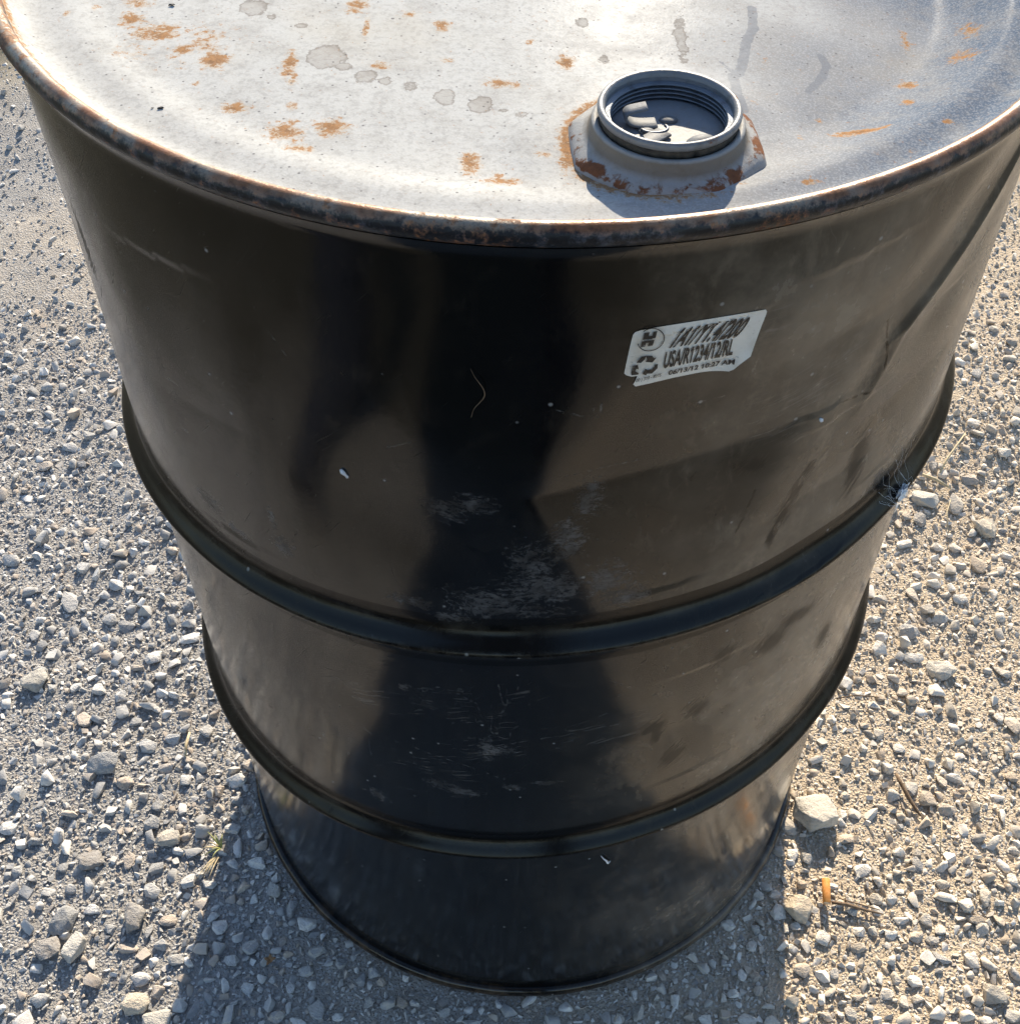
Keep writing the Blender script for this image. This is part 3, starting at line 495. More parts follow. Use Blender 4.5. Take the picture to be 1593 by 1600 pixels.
# bung: octagonal flange, cracked gasket, rolled rim, threaded throat with a plug down inside
def octo(p, r, i):
    f = (.85, .80, .70, .40, .10, 0, 0, 0, 0, 0, 0, 0)[min(i, 11)]
    q = ((p+.30) % (math.pi/4))-math.pi/8
    return r*(1-f+f*.955/max(math.cos(q), .935))
bz = LZ-.0006
fl = link('bung_flange', lathe('bung_flange', [(.0462, bz-.0050), (.0440, bz+.0012), (.0418, bz+.0036), (.0385, bz+.0046), (.0358, bz+.0062), (.0344, bz+.0088), (.0340, bz+.0106), (.0338, bz+.0118), (.0330, bz+.0126), (.0318, bz+.0126), (.0306, bz+.0120), (.0298, bz+.0105)], 128, octo, BX, BY), M['flange'], drum)
tag(fl, 'octagonal flange of the bung with rusty foot')
link('gasket', lathe('gasket', [(.0297, bz+.0108), (.0303, bz+.0116), (.0305, bz+.0136), (.0304, bz+.0158), (.0297, bz+.0164)], 96, lambda p, r, i: r-(.0009 if (p*23 % 1.9) < .10 else 0)+.0002*math.sin(p*31), BX, BY), M['gasket'], fl)
link('rim', lathe('rim', [(.0300, bz+.0157), (.0310, bz+.0157), (.0315, bz+.0166), (.0316, bz+.0180), (.0310, bz+.0190), (.0300, bz+.0193), (.0290, bz+.0190), (.0283, bz+.0182), (.0279, bz+.0166)], 128, None, BX, BY), M['rim'], fl)
tp = [(.0279, bz+.0168), (.0277, bz+.0152)]
for k in range(6):
    zk = bz+.0146-k*.0020; tp += [(.0258, zk), (.0255, zk-.0004), (.0258, zk-.0007), (.0281, zk-.0011), (.0281, zk-.0015)]
tp += [(.0272, bz+.0006)]
link('thread', lathe('thread', tp, 128, None, BX, BY, False), M['thread'], fl)
plug = link('plug', lathe('plug', [(.0285, bz+.0050), (.0262, bz+.0068), (.0240, bz+.0076), (.0180, bz+.0072), (.0100, bz+.0068), (.0002, bz+.0068)], 96, None, BX, BY), M['plug'], drum)
tag(plug, 'pale zinc plug deep in the bung hole')
def strap(name, path, y0, y1, th_, mat, parent, rot=0, cx=BX, cy=BY, taper=1.):
    """bent sheet-metal strap: path of (x, z) swept along y"""
    pts = [Vector((x, z)) for x, z in path]; n = len(pts); bm = bmesh.new(); R = []
    for i, p in enumerate(pts):
        d = (pts[min(i+1, n-1)]-pts[max(i-1, 0)]).normalized(); nn = Vector((-d.y, d.x))*th_/2
        k = 1-(1-taper)*i/(n-1); ym = (y0+y1)/2; ya, yb = ym+(y0-ym)*k, ym+(y1-ym)*k
        R.append([bm.verts.new((q.x, y, q.y)) for q, y in ((p+nn, ya), (p+nn, yb), (p-nn, yb), (p-nn, ya))])
    for a, b in zip(R, R[1:]):
        for k in range(4): bm.faces.new((a[k], a[(k+1) % 4], b[(k+1) % 4], b[k]))
    bm.faces.new(R[0][::-1]); bm.faces.new(R[-1]); bmesh.ops.recalc_face_normals(bm, faces=bm.faces)
    bmesh.ops.bevel(bm, geom=[e for e in bm.edges if e.calc_face_angle(0) > 1.2], offset=th_*.25, segments=1, affect='EDGES')
    bmesh.ops.rotate(bm, verts=bm.verts, cent=(0, 0, 0), matrix=Matrix.Rotation(rot, 3, 'Z')); bmesh.ops.translate(bm, verts=bm.verts, vec=(cx, cy, 0))
    me = bpy.data.meshes.new(name); bm.to_mesh(me); bm.free()
    for p in me.polygons: p.use_smooth = True
    return link(name, me, mat, parent)
fz = bz+.0072
def curve_pts(P, n=6):
    """Catmull-Rom through 2-D points"""
    o = []; P = [P[0]]+list(P)+[P[-1]]
    for i in range(1, len(P)-2):
        for k in range(n):
            t = k/n; a, b, c, d = (np.array(P[i+j]) for j in (-1, 0, 1, 2))
            o.append(tuple(.5*((2*b)+(c-a)*t+(2*a-5*b+4*c-d)*t*t+(3*b-a-3*c+d)*t**3)))
    o.append(tuple(P[-2])); return o
strap('lug', curve_pts([(-.0005, fz+.0006), (-.0075, fz+.0008), (-.0125, fz+.0020), (-.0150, fz+.0048), (-.0138, fz+.0072), (-.0100, fz+.0082), (-.0055, fz+.0090)]), -.0032, .0048, .0012, M['tab'], plug, R_(8), BX-.004, BY+.004, .8)
strap('lug', curve_pts([(-.002, fz+.0006), (-.010, fz+.0012), (-.0175, fz+.0022), (-.0215, fz+.0048)]), -.004, .004, .0013, M['tab'], plug, R_(48), BX, BY-.001)
def dome(name, cx, cy, cz, a, b, c, mat, parent, rot=0, cut=-.2):
    bm = bmesh.new(); bmesh.ops.create_uvsphere(bm, u_segments=20, v_segments=12, radius=1)
    bmesh.ops.bisect_plane(bm, geom=bm.verts[:]+bm.edges[:]+bm.faces[:], plane_co=(0, 0, cut), plane_no=(0, 0, -1), clear_outer=True)
    bmesh.ops.scale(bm, vec=(a, b, c), verts=bm.verts); bmesh.ops.rotate(bm, verts=bm.verts, cent=(0, 0, 0), matrix=Matrix.Rotation(rot, 3, 'Z'))
    bmesh.ops.translate(bm, verts=bm.verts, vec=(cx, cy, cz)); me = bpy.data.meshes.new(name); bm.to_mesh(me); bm.free()
    for p in me.polygons: p.use_smooth = True
    return link(name, me, mat, parent)
dome('lug', BX+.0135, BY-.0125, fz, .0085, .0055, .0048, M['tab'], plug, R_(28))
dome('rivet', BX+.001, BY+.0085, fz, .0042, .0030, .0012, M['tab'], plug); dome('rivet', BX-.0095, BY-.001, fz, .0038, .0028, .0011, M['tab'], plug)
link('hook', tube('hook', [(BX-.006+.006*math.cos(t), BY-.0005+.004*math.sin(t), fz+.0012) for t in np.linspace(R_(200), R_(395), 14)], .0007), M['thread'], plug)
link('hook', tube('hook', [(BX+.0075+.0045*math.cos(t), BY-.0155+.0038*math.sin(t), fz+.0012) for t in np.linspace(R_(60), R_(235), 12)], .0007), M['thread'], plug)

# ------------------------------------------------------------------ label on the drum
LM = np.array([[4.52694e-05, -1.21e-06], [3.7943e-06, -6.53245e-05], [.0288932574, .8313347352], [5.8e-09, -2.2e-09], [3.9e-09, -5e-09]])
def lab_pt(x, y, off):
    u, v = np.array([x, y, 1, x*y, x*x])@LM; t = u/.2857
    lift = .0045*max(0., min(1., (x+y*1.0-1640)/260))**2
    r = float(shell_r(np.array([t]), np.array([v]))[0])+off+lift
    return (r*math.sin(t), -r*math.cos(t), v)
def wrap(name, bm, off, mat, parent, cut=22):
    """cut a flat figure in label units into strips and lay it round the drum"""
    xs = [v.co.x for v in bm.verts]; x = min(xs)+cut
    while x < max(xs):
        bmesh.ops.bisect_plane(bm, geom=bm.verts[:]+bm.edges[:]+bm.faces[:], plane_co=(x, 0, 0), plane_no=(1, 0, 0)); x += cut
    ys = [v.co.y for v in bm.verts]; y = min(ys)+cut*2
    while y < max(ys):
        bmesh.ops.bisect_plane(bm, geom=bm.verts[:]+bm.edges[:]+bm.faces[:], plane_co=(0, y, 0), plane_no=(0, 1, 0)); y += cut*2
    bmesh.ops.triangulate(bm, faces=bm.faces)
    for v in bm.verts: v.co = lab_pt(v.co.x, v.co.y, off)
    bm.normal_update()
    flip = [f for f in bm.faces if f.normal.dot(Vector((f.calc_center_median().x, f.calc_center_median().y, 0))) < 0]
    bmesh.ops.reverse_faces(bm, faces=flip)
    me = bpy.data.meshes.new(name); bm.to_mesh(me); bm.free(); return link(name, me, mat, parent)
def poly_bm(polys):
    bm = bmesh.new()
    for p in polys: bm.faces.new([bm.verts.new((x, y, 0)) for x, y in p])
    return bm
lab = wrap('label', poly_bm([[(268, 335), (290, 312), (345, 294), (480, 268), (900, 198), (1300, 130), (1418, 108), (1436, 112), (1445, 125), (1440, 150), (1385, 300), (1340, 420), (1300, 520), (1262, 556), (1205, 610), (1160, 655), (1120, 680), (1050, 688), (870, 708), (640, 752), (420, 800), (300, 822), (275, 800), (292, 770), (312, 716), (262, 722), (215, 708), (194, 690), (200, 650), (222, 540), (245, 430)]]), .0004, M['label'], drum, 12)
tag(lab, 'torn white paper label with black printing')
def flat_text(s, bold):
    cu = bpy.data.curves.new('t', 'FONT'); cu.body = s; cu.offset = bold; cu.resolution_u = 4
    o = bpy.data.objects.new('t', cu); col.objects.link(o); dg = bpy.context.evaluated_depsgraph_get()
    me = bpy.data.meshes.new_from_object(o.evaluated_get(dg)); bm = bmesh.new(); bm.from_mesh(me)
    bpy.data.objects.remove(o); bpy.data.curves.remove(cu); bpy.data.meshes.remove(me); return bm
def text_bm(s, base0, base1, up, bold=.0):
    bm = flat_text(s, bold); flags = []
    for k, ch in enumerate(s):            # the font's figure one is a bare stroke: give it its flag
        if ch == '1':
            t = flat_text(s[:k+1], bold); x1 = max(v.co.x for v in t.verts); top = max(v.co.y for v in t.verts if v.co.x > x1-.02); t.free()
            w0 = .10+bold*2; flags.append([(x1-w0, top), (x1-w0-.15, top-.17), (x1-w0-.15, top-.27), (x1-w0, top-.15)])
    for f in flags: bm.faces.new([bm.verts.new((x, y, 0)) for x, y in f])
    xs = [v.co.x for v in bm.verts]; x0, x1 = min(xs), max(xs); b0, b1, u = Vector(base0), Vector(base1), Vector(up)
    for v in bm.verts:
        p = b0+(b1-b0)*((v.co.x-x0)/(x1-x0))+u*(v.co.y/.70); v.co = (p.x, p.y, 0)
    return bm
for s, a, b, u, bo in (('1A1/Y1.4/200', (572, 446), (1190, 348), (120, -176), .032), ('USA/R1234/12/RL', (535, 640), (1148, 520), (24, -150), .030),
        ('06/13/12 10:27 AM', (585, 714), (1164, 606), (9, -44), .03), ('00 ) 310 - 8375', (296, 770), (520, 724), (6, -32), .01)):
    wrap('printed_line', text_bm(s, a, b, u, bo), .0010, M['ink'], lab, 14)
ring = [(425+math.cos(t)*121+math.sin(t)*-6, 372+math.sin(t)*104-math.cos(t)*10) for t in np.linspace(0, 2*math.pi, 48, endpoint=False)]
rin = [(425+(x-425)*.93, 372+(y-372)*.93) for x, y in ring]
k0 = [k for k in range(48) if not (21 < k < 31)]
wrap('emblem', poly_bm([[ring[k], ring[(k+1) % 48], rin[(k+1) % 48], rin[k]] for k in k0] + [
    [(366, 312), (412, 305), (404, 340), (436, 334), (446, 300), (480, 294), (462, 358), (352, 372)],
    [(347, 388), (458, 372), (440, 424), (397, 430), (408, 398), (384, 402), (374, 434), (332, 440)]]), .0010, M['ink'], lab, 14)
wrap('recycling_symbol', poly_bm([[(300, 580), (345, 527), (385, 520), (372, 552), (340, 584)], [(385, 520), (440, 520), (455, 542), (478, 534), (442, 582), (378, 574), (396, 556), (388, 540)],
    [(462, 606), (490, 598), (488, 640), (462, 668), (434, 652), (462, 626)], [(434, 652), (462, 668), (440, 690), (398, 690), (386, 706), (354, 690), (384, 640), (394, 654)],
    [(266, 610), (312, 602), (322, 645), (300, 638), (290, 660), (262, 650)], [(262, 650), (290, 660), (322, 682), (316, 695), (258, 700), (254, 668)]]), .0010, M['ink'], lab, 14)

# ------------------------------------------------------------------ stones
def hull_bm(n, flat=(1, 1, .7), seed=0, bevel=0., rough=0.):
    r = random.Random(seed); bm = bmesh.new()
    for i in range(n):
        while True:
            p = Vector((r.uniform(-1, 1), r.uniform(-1, 1), r.uniform(-1, 1)))
            if .2 < p.length < 1: break
        e = .30; p = p.normalized(); p = Vector([math.copysign(abs(c)**(1-e), c) for c in p]).normalized()*r.uniform(.80, 1.08)
        bm.verts.new((p.x*flat[0], p.y*flat[1], p.z*flat[2]))
    res = bmesh.ops.convex_hull(bm, input=bm.verts)
    bmesh.ops.delete(bm, geom=[v for v in bm.verts if not v.link_faces], context='VERTS')
    bmesh.ops.dissolve_limit(bm, angle_limit=R_(14), verts=bm.verts, edges=bm.edges)
    if bevel:
        bmesh.ops.bevel(bm, geom=bm.edges[:], offset=bevel, segments=2, profile=.6, affect='EDGES', clamp_overlap=True)
        bmesh.ops.triangulate(bm, faces=bm.faces)
        if rough:
            bmesh.ops.subdivide_edges(bm, edges=[e for e in bm.edges if e.calc_length() > .4], cuts=1)
            bmesh.ops.triangulate(bm, faces=bm.faces)
            for v in bm.verts:
                c = v.co*2.3+Vector((seed*3.1, 0, 0))
                v.co *= 1+rough*(math.sin(c.x*2.1+c.y*1.3)*math.cos(c.z*2.7+c.y)+.6*math.sin(c.y*5.3+c.z*3.1+c.x*4.1))
    bmesh.ops.triangulate(bm, faces=bm.faces)
    bmesh.ops.recalc_face_normals(bm, faces=bm.faces)
    return bm
def hull_mesh(name, *a, **k):
    bm = hull_bm(*a, **k); me = bpy.data.meshes.new(name); bm.to_mesh(me); bm.free()
    for p in me.polygons: p.use_smooth = True
    me.set_sharp_from_angle(angle=R_(38)); return me
variants = []
for k in range(16):
    f = random.Random(k+50); me = hull_mesh('stone', 15+k % 5, (1, f.uniform(.72, 1), f.uniform(.55, .85)), seed=k+3, bevel=.10, rough=.035); me.materials.append(M['stone']); variants.append(me)
placed = []           # (x, y, radius) of everything that lies on the ground
def put_stone(name, me, x, y, wx, wy, parent=None, hgt=None, rot=None, tilt=.25, sink=.28):
    h = hgt or .62*min(wx, wy); r = random.Random(int(x*1e4)+int(y*1e4)*7)
    z = float(ground_h(np.array([x]), np.array([y]))[0])
    o = bpy.data.objects.new(name, me); col.objects.link(o)
    o.scale = (wx/1.85, wy/1.75, h/1.35)
    o.rotation_euler = (r.uniform(-tilt, tilt), r.uniform(-tilt, tilt), r.uniform(-.45, .45)+(math.pi if r.random() < .5 else 0) if rot is None else rot)
    o.location = (x, y, z+h*(.5-sink)); o.color = (1, 1, 1, float(warm_np(np.array([x]), np.array([y]))[0])); o.parent = parent; placed.append((x, y, .40*(wx+wy)/2+.0005)); return o
# large rocks that can be told apart
def rock(x, y, wx, wy, h, seed, mat, label, rot=0., flat=.7, tiltx=0., tilty=0., pts=22, sink=.2):
    me = hull_mesh('rock', pts, (1, 1, flat), seed=seed, bevel=.07, rough=.05); me.materials.append(mat)
    o = put_stone('rock', me, x, y, wx, wy, None, h, rot, 0, sink); o.rotation_euler = (tiltx, tilty, rot); tag(o, label, 'rock', 'larger rocks lying in the gravel'); return o
rock(.308, -.098, .050, .050, .030, 101, M['rock_pale'], 'largest pale angular rock touching the right side of the drum near its base', .35, .7, -.2, .12)
rock(.276, -.203, .029, .028, .020, 117, M['rock_tan'], 'brownish rock half in drum shadow beside the orange cigarette filter', .8)
rock(-.451, -.055, .036, .028, .016, 131, M['rock_grey'], 'dark grey wedge-shaped rock with tilted flat top left of the drum', .3, .7, .35, -.1)
rock(-.439, -.160, .033, .021, .012, 142, M['rock_grey'], 'smooth flat oval grey stone lying left of the grass sprig', .25)
rock(-.366, -.136, .030, .018, .014, 163, M['rock_pale'], 'pale lens-shaped stone directly left of the grass sprig', .1)
rock(-.383, -.221, .025, .032, .020, 151, M['rock_grey'], 'tall rounded grey stone nearest the left edge of the drum shadow', .2)
rock(-.451, -.223, .026, .030, .014, 172, M['rock_grey'], 'dull brown-grey slab standing above a pair of rocks at lower left', -.5)
rock(-.458, -.253, .027, .025, .015, 183, M['rock_grey'], 'darker left rock of a touching pair at lower left', .4)
rock(-.432, -.250, .022, .034, .018, 194, M['rock_pale'], 'paler right rock of a touching pair at lower left', -.45)
rock(-.361, -.303, .028, .023, .016, 205, M['rock_tan'], 'sunlit tan rock at the bottom edge left of the drum shadow', .3)
rock(-.338, -.319, .032, .024, .010, 216, M['rock_pale'], 'flat pale slab cut by the bottom edge beside the drum shadow', -.2)
rock(.482, .092, .038, .026, .018, 227, M['rock_pale'], 'long pale boulder with dark shadow right of the lower rolling hoop', -.2)
rock(.518, .362, .038, .028, .018, 238, M['rock_pale'], 'pale rounded rock right of the drum just below the straw', -.1)
rock(.588, .314, .034, .030, .018, 249, M['rock_tan'], 'squat tan rock with shadow near the right edge beside middle of drum', .2)
rock(.451, -.286, .025, .023, .016, 260, M['rock_pale'], 'blocky pale stone in the bottom right corner', .3)
rock(-.556, .050, .029, .036, .018, 271, M['rock_pale'], 'tall pale rock at the left edge level with the lower rolling hoop', -.5)
rp = list(placed)
for i, (x, y, wx, wy) in enumerate(STONES):
    if any(math.hypot(x-a, y-b) < .62*(r+wx/2) for a, b, r in rp) or math.hypot(x, y) < .2945+.35*min(wx, wy): continue
    put_stone('stone', variants[i % 16], x, y, wx, wy, ground)
nst = len(placed)
# dart throwing for the rest
CELL = .02; gridd = {}
def gadd(x, y, r): gridd.setdefault((int(x//CELL), int(y//CELL)), []).append((x, y, r))
for p in placed: gadd(*p)
def free(x, y, r, tight):
    i, j = int(x//CELL), int(y//CELL)
    for a in (i-1, i, i+1):
        for b in (j-1, j, j+1):
            for px, py, pr2 in gridd.get((a, b), ()):
                if (x-px)**2+(y-py)**2 < ((r+pr2)*tight)**2: return False
    return True
def throw(n, r0, r1, box, tight, power=1.5, patch=0., seed=1):
    g = np.random.default_rng(seed); x = g.uniform(box[0], box[1], n); y = g.uniform(box[2], box[3], n)
    r = np.sort(r0+(r1-r0)*g.random(n)**power)[::-1]; out = []
    dens = fbm(x+3, y+3, 5.5, 77, 3); ok = g.random(n)
    for a, b, c, d, k in zip(x.tolist(), y.tolist(), r.tolist(), dens.tolist(), ok.tolist()):
        if a*a+b*b < (.2938+c*.25)**2: continue
        if b > .42 and k < (.80 if a < 0 else .30)*min(1, (b-.42)/.30): continue
        if math.hypot(a-.2, b-.4) > 1.10+.6*d+.4*k: continue
        if patch and k < patch*max(0, min(1, (d-.44)*7)): continue
        if free(a, b, c, tight): gadd(a, b, c); out.append((a, b, c))
    return out
near = (-.95, .92, -.85, .72)
med = throw(1000, .0075, .0125, near, .9, 2.0, .3, 21)
left = max(0, 300-nst+16)
med_sorted = sorted(med, key=lambda p: math.hypot(p[0], p[1]) if p[1] > -.36 else 9); chosen = med_sorted[:left]; rest = med_sorted[left:]
for i, (x, y, r) in enumerate(chosen): put_stone('stone', variants[(i*5+3) % 16], x, y, r*2.1, r*1.85, ground)
A = rest+throw(11000, .0052, .0105, near, .72, 2.6, .5, 27)+throw(4000, .0055, .009, (-1.3, 1.2, -.9, 1.7), .9, 1.6, .5, 22)
B = throw(90000, .0026, .0054, near, .70, 1.9, .40, 23)+throw(9000, .003, .0055, (-1.2, 1.1, -.9, 1.5), .9, 1.6, .7, 24)
Cc = throw(200000, .0011, .0028, near, .68, 1.4, .2, 25)+throw(14000, .0018, .003, (-1.1, 1.0, -.8, 1.4), .85, 1.4, .5, 26)
A += throw(1500, .005, .008, (-1.15, -.5, .6, 1.75), .9, 1.5, .5, 31)+throw(600, .005, .008, (.5, 1.0, .6, 1.2), .9, 1.5, .5, 32)
B += throw(9000, .0028, .0052, (-1.1, -.5, .62, 1.7), .86, 1.4, .6, 33)+throw(4500, .0028, .0052, (.5, .95, .62, 1.1), .86, 1.4, .6, 34)
Cc += throw(12000, .0016, .003, (-1.1, -.5, .62, 1.6), .85, 1.3, .5, 35)+throw(5000, .0016, .003, (.5, .9, .62, 1.05), .85, 1.3, .5, 36)
far = (-1.75, 1.75, -1.6, 1.9)
A += throw(9000, .0050, .0095, far, .85, 1.8, .5, 41)
B += throw(34000, .0032, .0056, far, .86, 1.4, .5, 42)
Cc += throw(26000, .0018, .0032, far, .85, 1.3, .4, 43)
def lib(n, pts, s0):
    out = []
    for k in range(n):
        f = random.Random(k+s0); bm = hull_bm(pts, (1, f.uniform(.7, 1), f.uniform(.55, .85)), seed=k+s0); bm.verts.ensure_lookup_table()
        out.append((np.array([v.co for v in bm.verts]), np.array([[v.index for v in f.verts] for f in bm.faces]))); bm.free()
    return out
def merge(lst, lb, seed):
    g = np.random.default_rng(seed); VV, FF, TN = [], [], []; off = 0; n = len(lst); arr = np.array(lst); gz = ground_h(arr[:, 0], arr[:, 1])
    q = g.normal(size=(n, 4)); yaw = g.uniform(0, 2*math.pi, n); ti = g.normal(0, .35, (n, 2)); pick = g.integers(0, len(lb), n); tone = g.random(n); sq = g.uniform(.75, 1.33, n); bury = g.uniform(-.25, .42, n)
    for k, (v0, f0) in enumerate(lb):
        idx = np.nonzero(pick == k)[0]
        if not len(idx): continue
        r = arr[idx, 2][:, None]; v = np.repeat(v0[None], len(idx), 0)*r[..., None]*1.05
        v[..., 0] *= sq[idx, None]; v[..., 1] /= sq[idx, None]
        a, b = ti[idx, 0][:, None], ti[idx, 1][:, None]
        y, z = v[..., 1]*np.cos(a)-v[..., 2]*np.sin(a), v[..., 1]*np.sin(a)+v[..., 2]*np.cos(a); x = v[..., 0]
        x, z = x*np.cos(b)+z*np.sin(b), -x*np.sin(b)+z*np.cos(b); c, s = np.cos(yaw[idx])[:, None], np.sin(yaw[idx])[:, None]
        P = np.stack([x*c-y*s+arr[idx, 0][:, None], x*s+y*c+arr[idx, 1][:, None], z+gz[idx][:, None]+r*bury[idx][:, None]], -1)
        VV.append(P.reshape(-1, 3)); m = len(v0)
        FF.append((f0[None]+(off+np.arange(len(idx))*m)[:, None, None]).reshape(-1, 3)); TN.append(np.repeat(tone[idx], m)); off += len(idx)*m
    return np.concatenate(VV), np.concatenate(FF), np.concatenate(TN)
VV, FF, TN = [], [], []; off = 0
for lst, lb, sd in ((A, lib(10, 16, 300), 1), (B, lib(12, 10, 400), 2), (Cc, lib(10, 8, 500), 3)):
    v, f, t = merge(lst, lb, sd); VV.append(v); FF.append(f+off); TN.append(t); off += len(v)
gm = mesh_np('gravel', np.concatenate(VV), np.concatenate(FF), True); gm.set_sharp_from_angle(angle=R_(50)); add_attr(gm, 'tone', np.concatenate(TN)); gv = np.concatenate(VV); add_attr(gm, 'warm', warm_np(gv[:, 0], gv[:, 1]))
gravel = link('gravel', gm, M['gravel']); tag(gravel, 'crushed pale limestone gravel spread over the ground round the drum', 'gravel', kind='stuff')

# ------------------------------------------------------------------ litter on the ground
def gz1(x, y): return float(ground_h(np.array([x]), np.array([y]))[0])
ct = empty('cigarette_filter', (.3049, -.187, gz1(.305, -.187)))
tag(ct, 'orange cigarette filter lying on the gravel right of the drum', 'cigarette butt')
a, b = Vector((.0012, .0125, .0145)), Vector((-.0012, -.0125, .0125)); ax = (b-a).normalized()
link('paper', tube('paper', [a, a+ax*.0004, a+ax*.012, b-ax*.0004, b], [.0037, .0040, .0041, .0040, .0037], 20, False), M['filter'], ct)
link('fibre_core', tube('fibre_core', [a+ax*.0004, b-ax*.0004], .0037, 20), M['foam'], ct)
def stick(name, pts, rad, mat, label, cat, group=None, lift=.006):
    P = [(x, y, gz1(x, y)+lift+dz) for x, y, dz in pts]; o = link(name, tube(name, P, rad, 7), mat); return tag(o, label, cat, group)
stick('twig', [(.402, -.050, .003), (.405, -.060, .003), (.411, -.077, .001), (.417, -.092, -.001), (.420, -.098, -.002)], [.0016, .0022, .0021, .0018, .0010], M['twig'], 'thick dark brown twig slanting across pale stones right of the drum', 'twig')
stick('twig', [(.310, -.196, .001), (.325, -.199, .002), (.342, -.204, .001), (.360, -.208, .0)], [.0014, .0020, .0016, .0007], M['fibre'], 'thin flattened grey-brown twig pointing right from the orange filter', 'twig')
stick('twig', [(.318, -.1915, .0), (.338, -.198, .001), (.357, -.2035, .0)], [.0006, .0008, .0005], M['fibre'], 'hair-thin twig lying along the flattened twig by the filter', 'twig')
stick('twig', [(.352, .045, .002), (.375, .050, .003), (.402, .049, .002)], [.0007, .0009, .0006], M['twig'], 'fine reddish-brown twig right of the lower rolling hoop', 'twig')
stick('straw', [(.546, .404, .002), (.560, .428, .004), (.578, .452, .004), (.594, .474, .002)], [.0013, .0016, .0014, .0008], M['straw'], 'long upright straw beside the upper rolling hoop at right', 'straw')
stick('straw', [(.522, .401, .001), (.538, .392, .003), (.556, .378, .001)], [.0018, .0022, .0012], M['straw'], 'short flat straw lying just above the pale rounded rock', 'straw')
stick('straw', [(.430, -.14, .003), (.436, -.12, .004), (.441, -.10, .002)], [.0004, .0006, .0004], M['straw'], 'hair-thin pale straw among stones in the lower right', 'straw')
stick('straw', [(.536, .30, .003), (.541, .335, .005), (.552, .36, .003)], [.0005, .0007, .0004], M['straw'], 'thin straw between the two rocks right of the drum middle', 'straw')
stick('twig', [(-.366, -.015, .003), (-.367, -.03, .003), (-.365, -.043, .001)], [.0013, .0016, .0011], M['straw'], 'short tan wood splinter left of the drum base', 'twig')
def blade(name, base, tip, h, wd, mat, parent):
    b, t = Vector(base), Vector(tip); side = (t-b).cross(Vector((0, 0, 1))).normalized(); bm = bmesh.new(); L = []
    for k in range(7):
        s = k/6; p = b.lerp(t, s)+Vector((0, 0, h*math.sin(s*math.pi*.75))); ww = wd*(1-s)**.6*.5
        L.append((bm.verts.new(p-side*ww), bm.verts.new(p+Vector((0, 0, wd*.25))), bm.verts.new(p+side*ww)))
    for q, r in zip(L, L[1:]):
        bm.faces.new((q[0], q[1], r[1], r[0])); bm.faces.new((q[1], q[2], r[2], r[1]))
    me = bpy.data.meshes.new(name); bm.to_mesh(me); bm.free()
    for p in me.polygons: p.use_smooth = True
    return link(name, me, mat, parent)
gs = empty('grass_sprig', (-.309, -.146, gz1(-.309, -.146))); tag(gs, 'small yellow-green grass sprig by the left base of the drum', 'grass')
rr = random.Random(5)
for k in range(9):
    an = rr.uniform(1.5, 4.6); L = rr.uniform(.010, .022)
    blade('blade', (0, 0, .003), (math.cos(an)*L, math.sin(an)*L, .006), rr.uniform(.003, .008), rr.uniform(.0016, .0028), M['blade'] if k % 3 else M['straw'], gs)
for k in range(6): blade('blade', (-.006+k*.001, -.010, .003), (-.012+k*.0025-.006, -.034+rr.uniform(-.004, .004), .004), .003, .0016, M['straw'], gs)
lf = empty('dead_leaf_scrap', (-.2405, -.262, gz1(-.24, -.262)+.006)); tag(lf, 'tiny curled brown leaf scrap in the drum shadow at lower left', 'leaf')
for k, an in enumerate((.3, 1.6, 2.9, 4.4)): blade('lobe', (0, 0, 0), (math.cos(an)*.006, math.sin(an)*.006, .001), .002, .005, M['leaf'], lf)

# ------------------------------------------------------------------ things caught on the drum
def on_drum(deg, z, off=.0006):
    t = R_(deg); r = float(shell_r(np.array([t]), np.array([z]))[0])+off; return Vector((r*math.sin(t), -r*math.cos(t), z))
cw = empty('cobweb', on_drum(50.5, .596)); tag(cw, 'white cobweb tuft caught on the right of the upper rolling hoop', 'cobweb'); base = cw.location.copy()
rr = random.Random(9)
zh = HOOPS[0][0]+HOOPS[0][1]*math.sin(R_(50.5))*.2965
for k in range(22):
    a0 = 51.8+rr.gauss(0, 1.0); z0 = zh-.003+rr.uniform(0, .008); a1 = a0+rr.gauss(-1.2, 2.4); z1 = zh+rr.uniform(.000, .044)*(1 if k % 3 else .3)
    P = [on_drum(a0, z0, .0010)-base]
    for s in (.3, .6, .85): P.append(on_drum(a0+(a1-a0)*s+rr.uniform(-.6, .6), z0+(z1-z0)*s+rr.uniform(-.002, .002), .0014+.001*rr.random())-base)
    P.append(on_drum(a1, z1, .0003)-base); P = [tuple(q) for q in P]; link('strand', tube('strand', curve_pts(P, 4), .00003+.00005*rr.random(), 4), M['web'], cw)
bm = bmesh.new(); bmesh.ops.create_icosphere(bm, subdivisions=3, radius=1)
for v in bm.verts:
    v.co *= 1+.5*(math.sin(v.co.x*7+v.co.z*5)*math.cos(v.co.y*9)+.5*math.sin(v.co.z*17+v.co.x*11)); v.co = Vector((v.co.x*.0068, v.co.y*.0022, v.co.z*.0050))
me = bpy.data.meshes.new('tuft'); bm.to_mesh(me); bm.free(); tf = link('tuft', me, M['web'], cw); tf.location = on_drum(52.0, .5995, .001)-base; tf.rotation_euler = (0, R_(38), R_(52))
